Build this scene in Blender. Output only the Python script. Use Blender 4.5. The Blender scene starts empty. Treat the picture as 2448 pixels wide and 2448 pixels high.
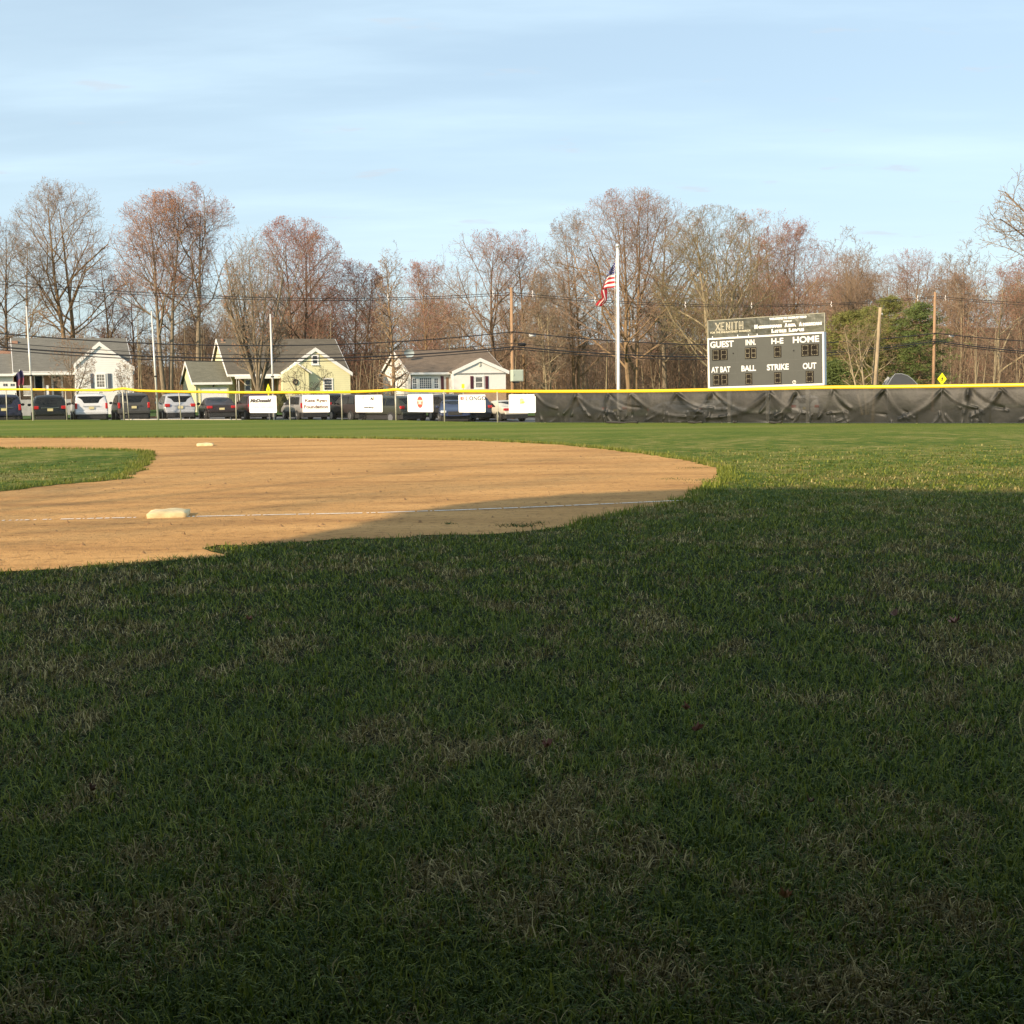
import bpy, bmesh, math, random
import numpy as np
from mathutils import Vector, Matrix
R = math.radians
SC = bpy.context.scene
COL = SC.collection

# ------------------------------------------------------------------ camera
F = 2950.0; CX = CY = 1224.0; CAMH = 1.246
PITCH = math.atan(293.0 / F); ROLL = 0.015
fwd = Vector((0, math.cos(PITCH), -math.sin(PITCH)))
r_ = Vector((1, 0, 0)); u_ = Vector((0, math.sin(PITCH), math.cos(PITCH)))
rgt = r_ * math.cos(ROLL) - u_ * math.sin(ROLL)
upv = r_ * math.sin(ROLL) + u_ * math.cos(ROLL)
CAM = Vector((0, 0, CAMH))
cd = bpy.data.cameras.new('camera'); cam = bpy.data.objects.new('camera', cd); COL.objects.link(cam)
cd.sensor_width = 36; cd.sensor_height = 36; cd.sensor_fit = 'HORIZONTAL'
cd.lens = 36 * F / 2448; cd.clip_start = 0.05; cd.clip_end = 5000
mw = Matrix((rgt, upv, -fwd)).transposed().to_4x4(); mw.translation = CAM
cam.matrix_world = mw
SC.camera = cam

# ------------------------------------------------------------------ light
SUN_AZ = 39.0; SUN_EL = 25.0          # sun stands behind the camera, to the left
tosun = Vector((-math.sin(R(SUN_AZ)) * math.cos(R(SUN_EL)), -math.cos(R(SUN_AZ)) * math.cos(R(SUN_EL)), math.sin(R(SUN_EL))))
sl = bpy.data.lights.new('sun', 'SUN'); sl.energy = 5.0; sl.angle = R(0.55); sl.color = (1.0, 0.80, 0.56)
so = bpy.data.objects.new('sun', sl); COL.objects.link(so)
so.rotation_euler = tosun.to_track_quat('Z', 'Y').to_euler(); so.location = (-40, -40, 40)

world = bpy.data.worlds.new('World'); SC.world = world; world.use_nodes = True
nt = world.node_tree; nt.nodes.clear()
def wn(t, **k):
    n = nt.nodes.new(t)
    for a, b in k.items(): setattr(n, a, b)
    return n
out = wn('ShaderNodeOutputWorld'); bg = wn('ShaderNodeBackground'); bg.inputs[1].default_value = 0.10
sky = wn('ShaderNodeTexSky', sky_type='NISHITA', sun_disc=False, sun_elevation=R(SUN_EL), sun_rotation=R(180 + SUN_AZ), air_density=1.0, dust_density=1.5, ozone_density=1.2)
tc = wn('ShaderNodeTexCoord'); sep = wn('ShaderNodeSeparateXYZ'); nt.links.new(tc.outputs['Generated'], sep.inputs[0])
zz = wn('ShaderNodeMath', operation='MAXIMUM'); nt.links.new(sep.outputs[2], zz.inputs[0]); zz.inputs[1].default_value = 0.0
za = wn('ShaderNodeMath', operation='ADD'); nt.links.new(zz.outputs[0], za.inputs[0]); za.inputs[1].default_value = 0.12
dx = wn('ShaderNodeMath', operation='DIVIDE'); nt.links.new(sep.outputs[0], dx.inputs[0]); nt.links.new(za.outputs[0], dx.inputs[1])
dy = wn('ShaderNodeMath', operation='DIVIDE'); nt.links.new(sep.outputs[1], dy.inputs[0]); nt.links.new(za.outputs[0], dy.inputs[1])
cmb = wn('ShaderNodeCombineXYZ'); nt.links.new(dx.outputs[0], cmb.inputs[0]); nt.links.new(dy.outputs[0], cmb.inputs[1])
def cloud(rot, scl, nscale, lo, hi, seed, detail=6):
    mp = wn('ShaderNodeMapping'); mp.inputs['Rotation'].default_value = (0, 0, R(rot)); mp.inputs['Scale'].default_value = scl; mp.inputs['Location'].default_value = (seed, seed * 1.7, 0)
    nt.links.new(cmb.outputs[0], mp.inputs[0])
    n = wn('ShaderNodeTexNoise'); n.inputs['Scale'].default_value = nscale; n.inputs['Detail'].default_value = detail; n.inputs['Roughness'].default_value = 0.55
    nt.links.new(mp.outputs[0], n.inputs['Vector'])
    mr = wn('ShaderNodeMapRange', interpolation_type='SMOOTHSTEP'); mr.inputs[1].default_value = lo; mr.inputs[2].default_value = hi
    nt.links.new(n.outputs[0], mr.inputs[0]); return mr
c1 = cloud(32, (0.45, 1.2, 1), 0.8, 0.36, 0.74, 3.1)      # broad cirrus veil
c2 = cloud(-38, (0.5, 1.7, 1), 1.5, 0.45, 0.8, 7.7)       # fine streaks
mx = wn('ShaderNodeMix', data_type='RGBA')
mul = wn('ShaderNodeMath', operation='MULTIPLY_ADD'); nt.links.new(c1.outputs[0], mul.inputs[0]); mul.inputs[1].default_value = 0.26; mul.inputs[2].default_value = 0.42
mul2 = wn('ShaderNodeMath', operation='MULTIPLY_ADD', use_clamp=True); nt.links.new(c2.outputs[0], mul2.inputs[0]); mul2.inputs[1].default_value = 0.20; nt.links.new(mul.outputs[0], mul2.inputs[2])
nt.links.new(mul2.outputs[0], mx.inputs[0]); nt.links.new(sky.outputs[0], mx.inputs[6]); mx.inputs[7].default_value = (6.1, 7.8, 8.9, 1)
# a few small low grey-pink puffs
c3 = cloud(3, (1.0, 1.8, 1), 3.0, 0.61, 0.70, 12.4, 4)
mx2 = wn('ShaderNodeMix', data_type='RGBA'); m3 = wn('ShaderNodeMath', operation='MULTIPLY'); nt.links.new(c3.outputs[0], m3.inputs[0]); m3.inputs[1].default_value = 0.5
nt.links.new(m3.outputs[0], mx2.inputs[0]); nt.links.new(mx.outputs[2], mx2.inputs[6]); mx2.inputs[7].default_value = (4.9, 5.4, 6.0, 1)
nt.links.new(mx2.outputs[2], bg.inputs[0]); nt.links.new(bg.outputs[0], out.inputs[0])
SC.view_settings.view_transform = 'Standard'; SC.view_settings.look = 'None'; SC.view_settings.gamma = 1
SC.view_settings.exposure = 0.50
SC.cycles.max_bounces = 6; SC.cycles.transparent_max_bounces = 16

# ------------------------------------------------------------------ placing by sight line (real distances)
def ray(px, py): return (fwd + rgt * ((px - CX) / F) + upv * ((CY - py) / F))
def P(px, py, d):                      # point seen at (px,py) whose world Y is d
    r = ray(px, py); return CAM + r * (d / r.y)
def G(px, py, z=0.0):                  # point of the plane z seen at (px,py)
    r = ray(px, py); return CAM + r * ((z - CAMH) / r.z)
def HOR(px): return 931.0 - ROLL * (px - CX)

# ------------------------------------------------------------------ materials
MATS = {}
def new_mat(name):
    m = bpy.data.materials.new(name); m.use_nodes = True; n = m.node_tree
    b = n.nodes['Principled BSDF']; return m, n, b
def N(n, t, **k):
    x = n.nodes.new(t)
    for a, b in k.items():
        if a in ('inp',):
            for i, v in b.items(): x.inputs[i].default_value = v
        else: setattr(x, a, b)
    return x
def ramp(n, src, stops):
    r = N(n, 'ShaderNodeValToRGB'); e = r.color_ramp.elements
    while len(e) < len(stops): e.new(0.5)
    for i, (p, c) in enumerate(stops): e[i].position = p; e[i].color = (*c, 1)
    n.links.new(src, r.inputs[0]); return r.outputs[0]
def noise(n, scale, detail=4, rough=.55, vec=None, mapscale=None, rot=0, coord='Object'):
    x = N(n, 'ShaderNodeTexNoise'); x.inputs['Scale'].default_value = scale; x.inputs['Detail'].default_value = detail; x.inputs['Roughness'].default_value = rough
    t = N(n, 'ShaderNodeTexCoord'); v = t.outputs[coord]
    if mapscale:
        mp = N(n, 'ShaderNodeMapping'); mp.inputs['Scale'].default_value = mapscale; mp.inputs['Rotation'].default_value = (0, 0, rot); n.links.new(v, mp.inputs[0]); v = mp.outputs[0]
    n.links.new(v, x.inputs['Vector']); return x.outputs[0]
def mixc(n, fac, a, b, mode='MIX'):
    m = N(n, 'ShaderNodeMix', data_type='RGBA', blend_type=mode)
    for i, v in ((0, fac), (6, a), (7, b)):
        if isinstance(v, (int, float)): m.inputs[i].default_value = v
        elif isinstance(v, tuple): m.inputs[i].default_value = (*v, 1)
        else: n.links.new(v, m.inputs[i])
    return m.outputs[2]
def bump(n, b, h, strength=.3, dist=.01):
    bp = N(n, 'ShaderNodeBump'); bp.inputs['Strength'].default_value = strength; bp.inputs['Distance'].default_value = dist
    n.links.new(h, bp.inputs['Height']); n.links.new(bp.outputs[0], b.inputs['Normal'])
def plain(name, c, rough=.6, metal=0.0, var=.18, scale=3.0, coat=0.0, spec=.5, bumpy=0.0):
    if name in MATS: return MATS[name]
    m, n, b = new_mat(name)
    f = noise(n, scale, 5, .6)
    lo = tuple(x * (1 - var) for x in c); hi = tuple(min(1, x * (1 + var)) for x in c)
    n.links.new(ramp(n, f, [(.3, lo), (.7, hi)]), b.inputs['Base Color'])
    b.inputs['Roughness'].default_value = rough; b.inputs['Metallic'].default_value = metal
    b.inputs['Specular IOR Level'].default_value = spec; b.inputs['Coat Weight'].default_value = coat
    b.inputs['Coat Roughness'].default_value = .12
    if bumpy: bump(n, b, noise(n, scale * 8, 4), bumpy, .02)
    MATS[name] = m; return m
def siding(name, c, pitch=.16):
    if name in MATS: return MATS[name]
    m, n, b = new_mat(name)
    t = N(n, 'ShaderNodeTexCoord'); s = N(n, 'ShaderNodeSeparateXYZ'); n.links.new(t.outputs['Object'], s.inputs[0])
    d = N(n, 'ShaderNodeMath', operation='DIVIDE'); n.links.new(s.outputs[2], d.inputs[0]); d.inputs[1].default_value = pitch
    fr = N(n, 'ShaderNodeMath', operation='FRACT'); n.links.new(d.outputs[0], fr.inputs[0])
    base = ramp(n, noise(n, 1.3, 4), [(.3, tuple(x * .92 for x in c)), (.7, c)])
    ln = ramp(n, fr.outputs[0], [(0.0, (.62, .62, .62)), (.1, (1, 1, 1))])  # dark line at each lap paints the board's shadow into the colour
    n.links.new(mixc(n, 1.0, base, ln, 'MULTIPLY'), b.inputs['Base Color']); b.inputs['Roughness'].default_value = .55
    bump(n, b, fr.outputs[0], .5, .015); MATS[name] = m; return m
def brick(name='brick', c1=(.36, .16, .09), c2=(.26, .11, .07), mort=(.45, .38, .3)):
    if name in MATS: return MATS[name]
    m, n, b = new_mat(name)
    t = N(n, 'ShaderNodeTexCoord'); s = N(n, 'ShaderNodeSeparateXYZ'); n.links.new(t.outputs['Object'], s.inputs[0])
    a = N(n, 'ShaderNodeMath', operation='ADD'); n.links.new(s.outputs[0], a.inputs[0]); n.links.new(s.outputs[1], a.inputs[1])
    c = N(n, 'ShaderNodeCombineXYZ'); n.links.new(a.outputs[0], c.inputs[0]); n.links.new(s.outputs[2], c.inputs[1])
    k = N(n, 'ShaderNodeTexBrick'); n.links.new(c.outputs[0], k.inputs['Vector']); k.inputs['Scale'].default_value = 1
    k.inputs['Brick Width'].default_value = .21; k.inputs['Row Height'].default_value = .075; k.inputs['Mortar Size'].default_value = .008
    k.inputs['Color1'].default_value = (*c1, 1); k.inputs['Color2'].default_value = (*c2, 1); k.inputs['Mortar'].default_value = (*mort, 1)
    n.links.new(k.outputs[0], b.inputs['Base Color']); b.inputs['Roughness'].default_value = .85; MATS[name] = m; return m
def shingle(name, c):
    if name in MATS: return MATS[name]
    m, n, b = new_mat(name)
    a = ramp(n, noise(n, 1.0, 6, .7, mapscale=(1.5, 1.5, 12)), [(.3, tuple(x * .75 for x in c)), (.7, tuple(x * 1.2 for x in c))])
    g = ramp(n, noise(n, 30, 2), [(.35, (.75, .75, .75)), (.65, (1.15, 1.15, 1.15))])
    n.links.new(mixc(n, 1.0, a, g, 'MULTIPLY'), b.inputs['Base Color']); b.inputs['Roughness'].default_value = .9
    b.inputs['Specular IOR Level'].default_value = .25
    bump(n, b, noise(n, 14, 3), .4, .02); MATS[name] = m; return m
def paint(name, c, rough=.3):
    return plain(name, c, rough, 0.0, .06, 2.0, coat=.5 if max(c) > .2 else .12, spec=.5 if max(c) > .2 else .3)
def bark(name, c, d=.5):
    if name in MATS: return MATS[name]
    m, n, b = new_mat(name)
    f = noise(n, 3.0, 6, .65, mapscale=(2.2, 2.2, .5))
    n.links.new(ramp(n, f, [(.3, tuple(x * d for x in c)), (.55, c), (.75, tuple(min(1, x * 1.35) for x in c))]), b.inputs['Base Color'])
    b.inputs['Roughness'].default_value = .9; b.inputs['Specular IOR Level'].default_value = .2
    bump(n, b, f, .6, .04); MATS[name] = m; return m
def glass(name='window_glass', c=(.03, .04, .05), rough=.06):
    if name in MATS: return MATS[name]
    m, n, b = new_mat(name)
    n.links.new(ramp(n, noise(n, 2.2, 2), [(.35, tuple(x * .6 for x in c)), (.7, tuple(x * 1.8 for x in c))]), b.inputs['Base Color'])
    b.inputs['Roughness'].default_value = rough; b.inputs['Specular IOR Level'].default_value = .8; MATS[name] = m; return m

WHITE = plain('white_paint', (.80, .79, .76), .5, var=.04)
DARK = plain('dark_rubber', (.018, .018, .018), .7)
STEEL = plain('galvanised_steel', (.42, .42, .40), .45, .6, .12)

# ------------------------------------------------------------------ mesh helpers
def link(name, me, parent=None, mat=None):
    o = bpy.data.objects.new(name, me); COL.objects.link(o)
    if parent is not None: o.parent = parent
    if mat is not None and me is not None:
        for m in (mat if isinstance(mat, (list, tuple)) else [mat]): me.materials.append(m)
    return o
def tag(o, label=None, cat=None, group=None, kind=None):
    if label: o['label'] = label
    if cat: o['category'] = cat
    if group: o['group'] = group
    if kind: o['kind'] = kind
    return o
def thing(name, label, cat, loc=(0, 0, 0), rz=0, group=None):
    o = bpy.data.objects.new(name, None); COL.objects.link(o); o.location = loc; o.rotation_euler = (0, 0, rz)
    o.empty_display_size = .2
    return tag(o, label, cat, group)
def np_mesh(name, V, faces, smooth=False, midx=None, col=None):
    """faces: list of int arrays (n,k)"""
    me = bpy.data.meshes.new(name); V = np.asarray(V, np.float32)
    me.vertices.add(len(V)); me.vertices.foreach_set('co', V.ravel())
    faces = [np.asarray(f, np.int32) for f in faces if len(f)]
    tot = np.concatenate([f.ravel() for f in faces]); cnt = np.concatenate([np.full(len(f), f.shape[1], np.int32) for f in faces])
    me.loops.add(len(tot)); me.loops.foreach_set('vertex_index', tot)
    me.polygons.add(len(cnt)); st = np.zeros(len(cnt), np.int32); st[1:] = np.cumsum(cnt)[:-1]
    me.polygons.foreach_set('loop_start', st); me.polygons.foreach_set('loop_total', cnt)
    if midx is not None: me.polygons.foreach_set('material_index', np.asarray(midx, np.int32))
    if smooth: me.polygons.foreach_set('use_smooth', np.ones(len(cnt), bool))
    if col is not None:
        a = me.color_attributes.new('Col', 'FLOAT_COLOR', 'POINT'); a.data.foreach_set('color', np.asarray(col, np.float32).ravel())
    me.update(calc_edges=True); me.validate(); return me
class MB:
    def __init__(s): s.b = bmesh.new()
    def box(s, x0, x1, y0, y1, z0, z1):
        v = [s.b.verts.new(p) for p in ((x0, y0, z0), (x1, y0, z0), (x1, y1, z0), (x0, y1, z0), (x0, y0, z1), (x1, y0, z1), (x1, y1, z1), (x0, y1, z1))]
        for f in ((0, 3, 2, 1), (4, 5, 6, 7), (0, 1, 5, 4), (1, 2, 6, 5), (2, 3, 7, 6), (3, 0, 4, 7)): s.b.faces.new([v[i] for i in f])
        return s
    def prism(s, pts, a, b, axis='y'):
        """extrude a polygon; axis y: pts are (x,z); axis x: (y,z); axis z: (x,y)"""
        def mk(p, t):
            return {'y': (p[0], t, p[1]), 'x': (t, p[0], p[1]), 'z': (p[0], p[1], t)}[axis]
        A = [s.b.verts.new(mk(p, a)) for p in pts]; B = [s.b.verts.new(mk(p, b)) for p in pts]; n = len(pts)
        s.b.faces.new(A); s.b.faces.new(B[::-1])
        for i in range(n): s.b.faces.new((A[i], B[i], B[(i + 1) % n], A[(i + 1) % n]))
        return s
    def tube(s, pts, rad, n=8, cap=True):
        pts = [Vector(p) for p in pts]; rings = []
        rr = rad if isinstance(rad, (list, tuple)) else [rad] * len(pts)
        for i, p in enumerate(pts):
            d = (pts[min(i + 1, len(pts) - 1)] - pts[max(i - 1, 0)]).normalized()
            a = d.cross(Vector((0, 0, 1)) if abs(d.z) < .9 else Vector((1, 0, 0))).normalized(); b = d.cross(a)
            rings.append([s.b.verts.new(p + (a * math.cos(2 * math.pi * k / n) + b * math.sin(2 * math.pi * k / n)) * rr[i]) for k in range(n)])
        for i in range(len(rings) - 1):
            for k in range(n):
                f = s.b.faces.new((rings[i][k], rings[i][(k + 1) % n], rings[i + 1][(k + 1) % n], rings[i + 1][k])); f.smooth = True
        if cap: s.b.faces.new(rings[0][::-1]); s.b.faces.new(rings[-1])
        return s
    def ball(s, c, r, sub=2, sc=(1, 1, 1)):
        m = Matrix.Translation(c) @ Matrix.Diagonal((r * sc[0], r * sc[1], r * sc[2], 1))
        for v in bmesh.ops.create_icosphere(s.b, subdivisions=sub, radius=1, matrix=m)['verts']:
            for f in v.link_faces: f.smooth = True
        return s
    def quad(s, *p): s.b.faces.new([s.b.verts.new(q) for q in p]); return s
    def build(s, name, mat, parent=None, bevel=0, seg=2, smooth=False):
        bmesh.ops.recalc_face_normals(s.b, faces=s.b.faces[:])
        if bevel: 
            bmesh.ops.bevel(s.b, geom=s.b.edges[:], offset=bevel, segments=seg, affect='EDGES', profile=.5, clamp_overlap=True)
        if smooth:
            for f in s.b.faces: f.smooth = True
        me = bpy.data.meshes.new(name); s.b.to_mesh(me); s.b.free()
        return link(name, me, parent, mat)
TXT = {}
def text_mesh(body, size, bold=0.0, depth=.004, shear=0.0, widen=1.0, spacing=1.0):
    cu = bpy.data.curves.new('lettering', 'FONT'); cu.body = body; cu.size = size; cu.offset = bold; cu.extrude = depth; cu.shear = shear
    cu.align_x = 'CENTER'; cu.align_y = 'CENTER'; cu.space_character = spacing; cu.resolution_u = 3
    o = bpy.data.objects.new('lettering', cu); COL.objects.link(o)
    dg = bpy.context.evaluated_depsgraph_get(); me = bpy.data.meshes.new_from_object(o.evaluated_get(dg))
    bpy.data.objects.remove(o); bpy.data.curves.remove(cu)
    for v in me.vertices: v.co.x *= widen
    me.materials.clear(); return me
def letters(name, body, size, cx, cz, y, parent, mat, bold=0.0, shear=0, fit=None, spacing=1.0):
    """upright lettering facing -Y in the parent's frame; fit = (width,height)"""
    me = text_mesh(body, size, bold, .004, shear, 1.0, spacing)
    xs = [v.co.x for v in me.vertices]; ys = [v.co.y for v in me.vertices]
    w = max(xs) - min(xs); h = max(ys) - min(ys); mxx = (max(xs) + min(xs)) / 2; myy = (max(ys) + min(ys)) / 2
    sx = sy = 1
    if fit: sx = fit[0] / w; sy = fit[1] / h
    for v in me.vertices:
        x, yy, z = v.co; v.co = (cx + (x - mxx) * sx, y - z, cz + (yy - myy) * sy)
    o = link(name, me, parent, mat); return o

# ------------------------------------------------------------------ terrain profile
def lot_z(X): return float(np.interp(X, [-80, -18, -1, 8, 80], [-.20, -.28, -.75, -1.0, -1.1]))
SL = 0.41; TH = math.atan(SL)          # the street runs at this angle
ex = Vector((math.cos(TH), math.sin(TH), 0)); nx = Vector((-math.sin(TH), math.cos(TH), 0))

# fence foot and cap as seen; gives the true line of the outfield fence
FP = [(-900, 1003.5), (-400, 1003.5), (17, 1004), (160, 1004), (297, 1004.5), (433, 1004), (565, 1004.3), (694, 1004.3), (818, 1004.3), (947, 1005), (1063, 1008), (1190, 1010), (1304, 1010.3), (1447, 1010.8), (1585, 1011), (1726, 1011.3), (1870, 1011.8), (2028, 1012), (2192, 1012.3), (2367, 1012.3), (2545, 1012.3), (2740, 1012), (2950, 1012)]
FXY = [G(a, b) for a, b in FP]
fX = np.array([p.x for p in FXY]); fY = np.array([p.y for p in FXY])
def fence_y(X): return float(np.interp(X, fX, fY))
cap_px = [-900, 0, 150, 262, 297, 330, 400, 500, 565, 625, 694, 780, 860, 915, 947, 985, 1063, 1190, 1300, 1478, 1585, 1660, 1800, 1980, 2100, 2210, 2448, 2950]
cap_py = [930, 930.5, 932, 933, 928.5, 934, 936, 937, 938, 938.3, 938, 937.5, 936.5, 934, 931, 934.5, 935, 935.5, 936, 935.5, 934.5, 933, 930.5, 926, 925.3, 924, 920.5, 913]
def cap_pt(px):
    py = np.interp(px, cap_px, cap_py); r = ray(px, py)
    # meet the vertical sheet standing on the fence line
    lo, hi = 5.0, 120.0
    for _ in range(40):
        m = (lo + hi) / 2; p = CAM + r * (m / r.y)
        if p.y > fence_y(p.x): hi = m
        else: lo = m
    return CAM + r * (lo / r.y)

def in_poly(x, y, poly):
    poly = np.asarray(poly); ins = np.zeros(len(x), bool); j = len(poly) - 1
    for i in range(len(poly)):
        xi, yi = poly[i]; xj, yj = poly[j]
        c = ((yi > y) != (yj > y)) & (x < (xj - xi) * (y - yi) / (yj - yi + 1e-12) + xi); ins ^= c; j = i
    return ins
K = 1.26708
dirt_px = [(700, 828), (900, 832), (1050, 839), (1150, 849), (1230, 859.5), (1285, 868), (1312, 874), (1333, 879.5), (1347, 884.5), (1355, 889), (1359, 893), (1359, 897), (1355, 901.5), (1346, 907), (1328, 917), (1305, 930), (1283, 944), (1200, 960), (1150, 970), (1100, 983), (1075, 993), (1000, 1003), (900, 1009), (800, 1011), (700, 1016), (600, 1020), (520, 1025), (450, 1029), (380, 1030.5), (374, 1035), (410, 1041), (434, 1047), (400, 1052), (360, 1057), (300, 1061), (200, 1066), (100, 1073), (0, 1077), (-140, 1086)]
dirt = [tuple(G(a * K, b * K)[:2]) for a, b in dirt_px]
for a, b in ((-9.0, 7.0), (-13.0, 8.5), (-16, 12), (-22, 30)): dirt.append((a, b))
dirt += [tuple(G(a * K, b * K)[:2]) for a, b in ((-420, 832), (-200, 828), (0, 826.5), (180, 826), (400, 826), (560, 826.6))]
inner_px = [(0, 847), (100, 847), (200, 848.6), (262, 850.6), (287, 852.5), (293, 856), (289, 864), (277, 879), (256, 892), (232, 903), (200, 908), (150, 912), (110, 915), (70, 920), (30, 925), (0, 929), (-60, 935)]
inner = [tuple(G(a * K, b * K)[:2]) for a, b in inner_px] + [(-10.5, 13.0), (-14, 15.5), (-19, 24), tuple(G(-160 * K, 847 * K)[:2]), tuple(G(-60 * K, 846.7 * K)[:2])]
def roughen(poly, amp, step, seed):
    rg = np.random.RandomState(seed); o = []
    n = len(poly)
    for i in range(n):
        a = np.array(poly[i]); b = np.array(poly[(i + 1) % n]); L = np.linalg.norm(b - a); k = max(1, int(L / step))
        for j in range(k): 
            p = a + (b - a) * j / k; d = np.linalg.norm(p); o.append(tuple(p + rg.normal(0, amp, 2)))
    return o
dirt_r = roughen(dirt, .045, .16, 1); inner_r = roughen(inner, .045, .16, 2)
def is_dirt(x, y): return in_poly(x, y, dirt_r) & ~in_poly(x, y, inner_r)

# ------------------------------------------------------------------ ground materials
def turf_color(n, near=False):
    """large patches of green and dormant straw turf, in world metres"""
    a = noise(n, .55, 5, .62, mapscale=(1, .8, 1), coord='Object')
    b = noise(n, 3.2, 4, .6, mapscale=(1, .7, 1), coord='Object')
    f = N(n, 'ShaderNodeMath', operation='MULTIPLY_ADD'); n.links.new(b, f.inputs[0]); f.inputs[1].default_value = .55
    s = N(n, 'ShaderNodeMath', operation='MULTIPLY'); n.links.new(a, s.inputs[0]); s.inputs[1].default_value = .50; n.links.new(s.outputs[0], f.inputs[2])
    return f.outputs[0]
GREEN_D = (.018, .052, .010); GREEN = (.040, .090, .014); OLIVE = (.098, .108, .032); STRAW = (.24, .19, .09)
def turf_mat():
    m, n, b = new_mat('turf')
    f = turf_color(n)
    # farther turf reads denser and greener; a straw band lies along the infield edge
    c = ramp(n, f, [(.40, (.055, .110, .014)), (.50, (.115, .155, .024)), (.57, (.19, .195, .046)), (.66, (.28, .25, .085))])
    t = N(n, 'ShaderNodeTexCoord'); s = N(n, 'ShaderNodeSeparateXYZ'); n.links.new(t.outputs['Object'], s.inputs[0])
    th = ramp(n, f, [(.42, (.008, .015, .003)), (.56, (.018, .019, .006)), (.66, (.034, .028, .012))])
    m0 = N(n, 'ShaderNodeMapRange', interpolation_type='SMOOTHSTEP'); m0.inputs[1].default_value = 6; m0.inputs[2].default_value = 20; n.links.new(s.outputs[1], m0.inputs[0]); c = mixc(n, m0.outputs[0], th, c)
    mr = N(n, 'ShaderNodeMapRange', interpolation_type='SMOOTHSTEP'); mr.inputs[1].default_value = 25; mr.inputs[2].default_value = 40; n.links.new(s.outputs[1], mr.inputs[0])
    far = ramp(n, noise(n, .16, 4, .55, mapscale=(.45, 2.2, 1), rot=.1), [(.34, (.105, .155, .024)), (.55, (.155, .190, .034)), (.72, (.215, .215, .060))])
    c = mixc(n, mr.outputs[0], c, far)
    fine = ramp(n, noise(n, 26, 3, .7, mapscale=(1, .6, 1)), [(.3, (.55, .55, .55)), (.7, (1.35, 1.35, 1.3))])
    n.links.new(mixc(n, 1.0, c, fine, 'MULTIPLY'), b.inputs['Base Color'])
    b.inputs['Roughness'].default_value = 1; b.inputs['Specular IOR Level'].default_value = .1
    bump(n, b, noise(n, 22, 4, .7), .9, .05); return m
def dirt_mat():
    m, n, b = new_mat('infield_clay')
    a = noise(n, .8, 7, .65, mapscale=(.4, 1.5, 1), rot=R(-24)); g = noise(n, 45, 3, .7)
    c = ramp(n, a, [(.34, (.34, .180, .066)), (.48, (.465, .255, .092)), (.64, (.545, .308, .116))])
    sp = ramp(n, g, [(.30, (.62, .60, .58)), (.42, (1, 1, 1)), (.7, (1.08, 1.08, 1.08))])
    v = N(n, 'ShaderNodeTexNoise'); tcx = N(n, 'ShaderNodeTexCoord'); n.links.new(tcx.outputs['Object'], v.inputs['Vector']); v.inputs['Scale'].default_value = 9; v.inputs['Detail'].default_value = 5
    cl = ramp(n, v.outputs[0], [(.30, (.66, .64, .62)), (.45, (1, 1, 1)), (.7, (1.06, 1.06, 1.06))])
    n.links.new(mixc(n, 1.0, mixc(n, 1.0, c, sp, 'MULTIPLY'), cl, 'MULTIPLY'), b.inputs['Base Color'])
    b.inputs['Roughness'].default_value = .95; b.inputs['Specular IOR Level'].default_value = .15
    ad = N(n, 'ShaderNodeMath', operation='ADD'); n.links.new(v.outputs[0], ad.inputs[0]); n.links.new(g, ad.inputs[1])
    bump(n, b, ad.outputs[0], .55, .025); return m
TURF = turf_mat(); CLAY = dirt_mat()

# ------------------------------------------------------------------ ground, field, dirt, road, lawn, hills
m = MB(); m.quad((-1500, -300, -1.6), (1500, -300, -1.6), (1500, 3000, -1.6), (-1500, 3000, -1.6))
o = m.build('ground', plain('leaf_litter', (.16, .105, .06), .95, var=.35, scale=.4, spec=.1)); tag(o, kind='structure')

xs = np.concatenate([np.linspace(-70, -31, 14), np.linspace(-30, 16, 93), np.linspace(17, 40, 24)])
V = []; Fq = []
offs = [('a', -60), ('a', -30), ('a', 0), ('a', 10), ('a', 20), ('f', -14), ('f', -6), ('f', -2), ('f', .3), ('f', .9), ('f', 2.2), ('f', 3.6)]
for x in xs:
    fy = fence_y(x)
    for k, (t, d) in enumerate(offs):
        y = d if t == 'a' else fy + d
        z = 0.0
        if t == 'f' and d == 2.2: z = lot_z(x) * .45
        if t == 'f' and d == 3.6: z = lot_z(x) - .3
        if t == 'f' and d == .9: z = -.01
        V.append((x, y, z))
# clamp so rows stay in order at the right where the fence comes near
V = np.array(V).reshape(len(xs), len(offs), 3)
for i in range(len(xs)):
    for k in range(5, len(offs)):
        V[i, k, 1] = max(V[i, k, 1], V[i, k - 1, 1] + .01) if k < 8 else V[i, k, 1]
    for k in range(4, -1, -1): V[i, k, 1] = min(V[i, k, 1], V[i, k + 1, 1] - .01)
nO = len(offs); idx = np.arange(len(xs) * nO).reshape(len(xs), nO)
q = np.stack([idx[:-1, :-1], idx[1:, :-1], idx[1:, 1:], idx[:-1, 1:]], -1).reshape(-1, 4)
o = link('grass_field', np_mesh('grass_field', V.reshape(-1, 3), [q]), None, TURF); tag(o, kind='structure')

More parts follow.
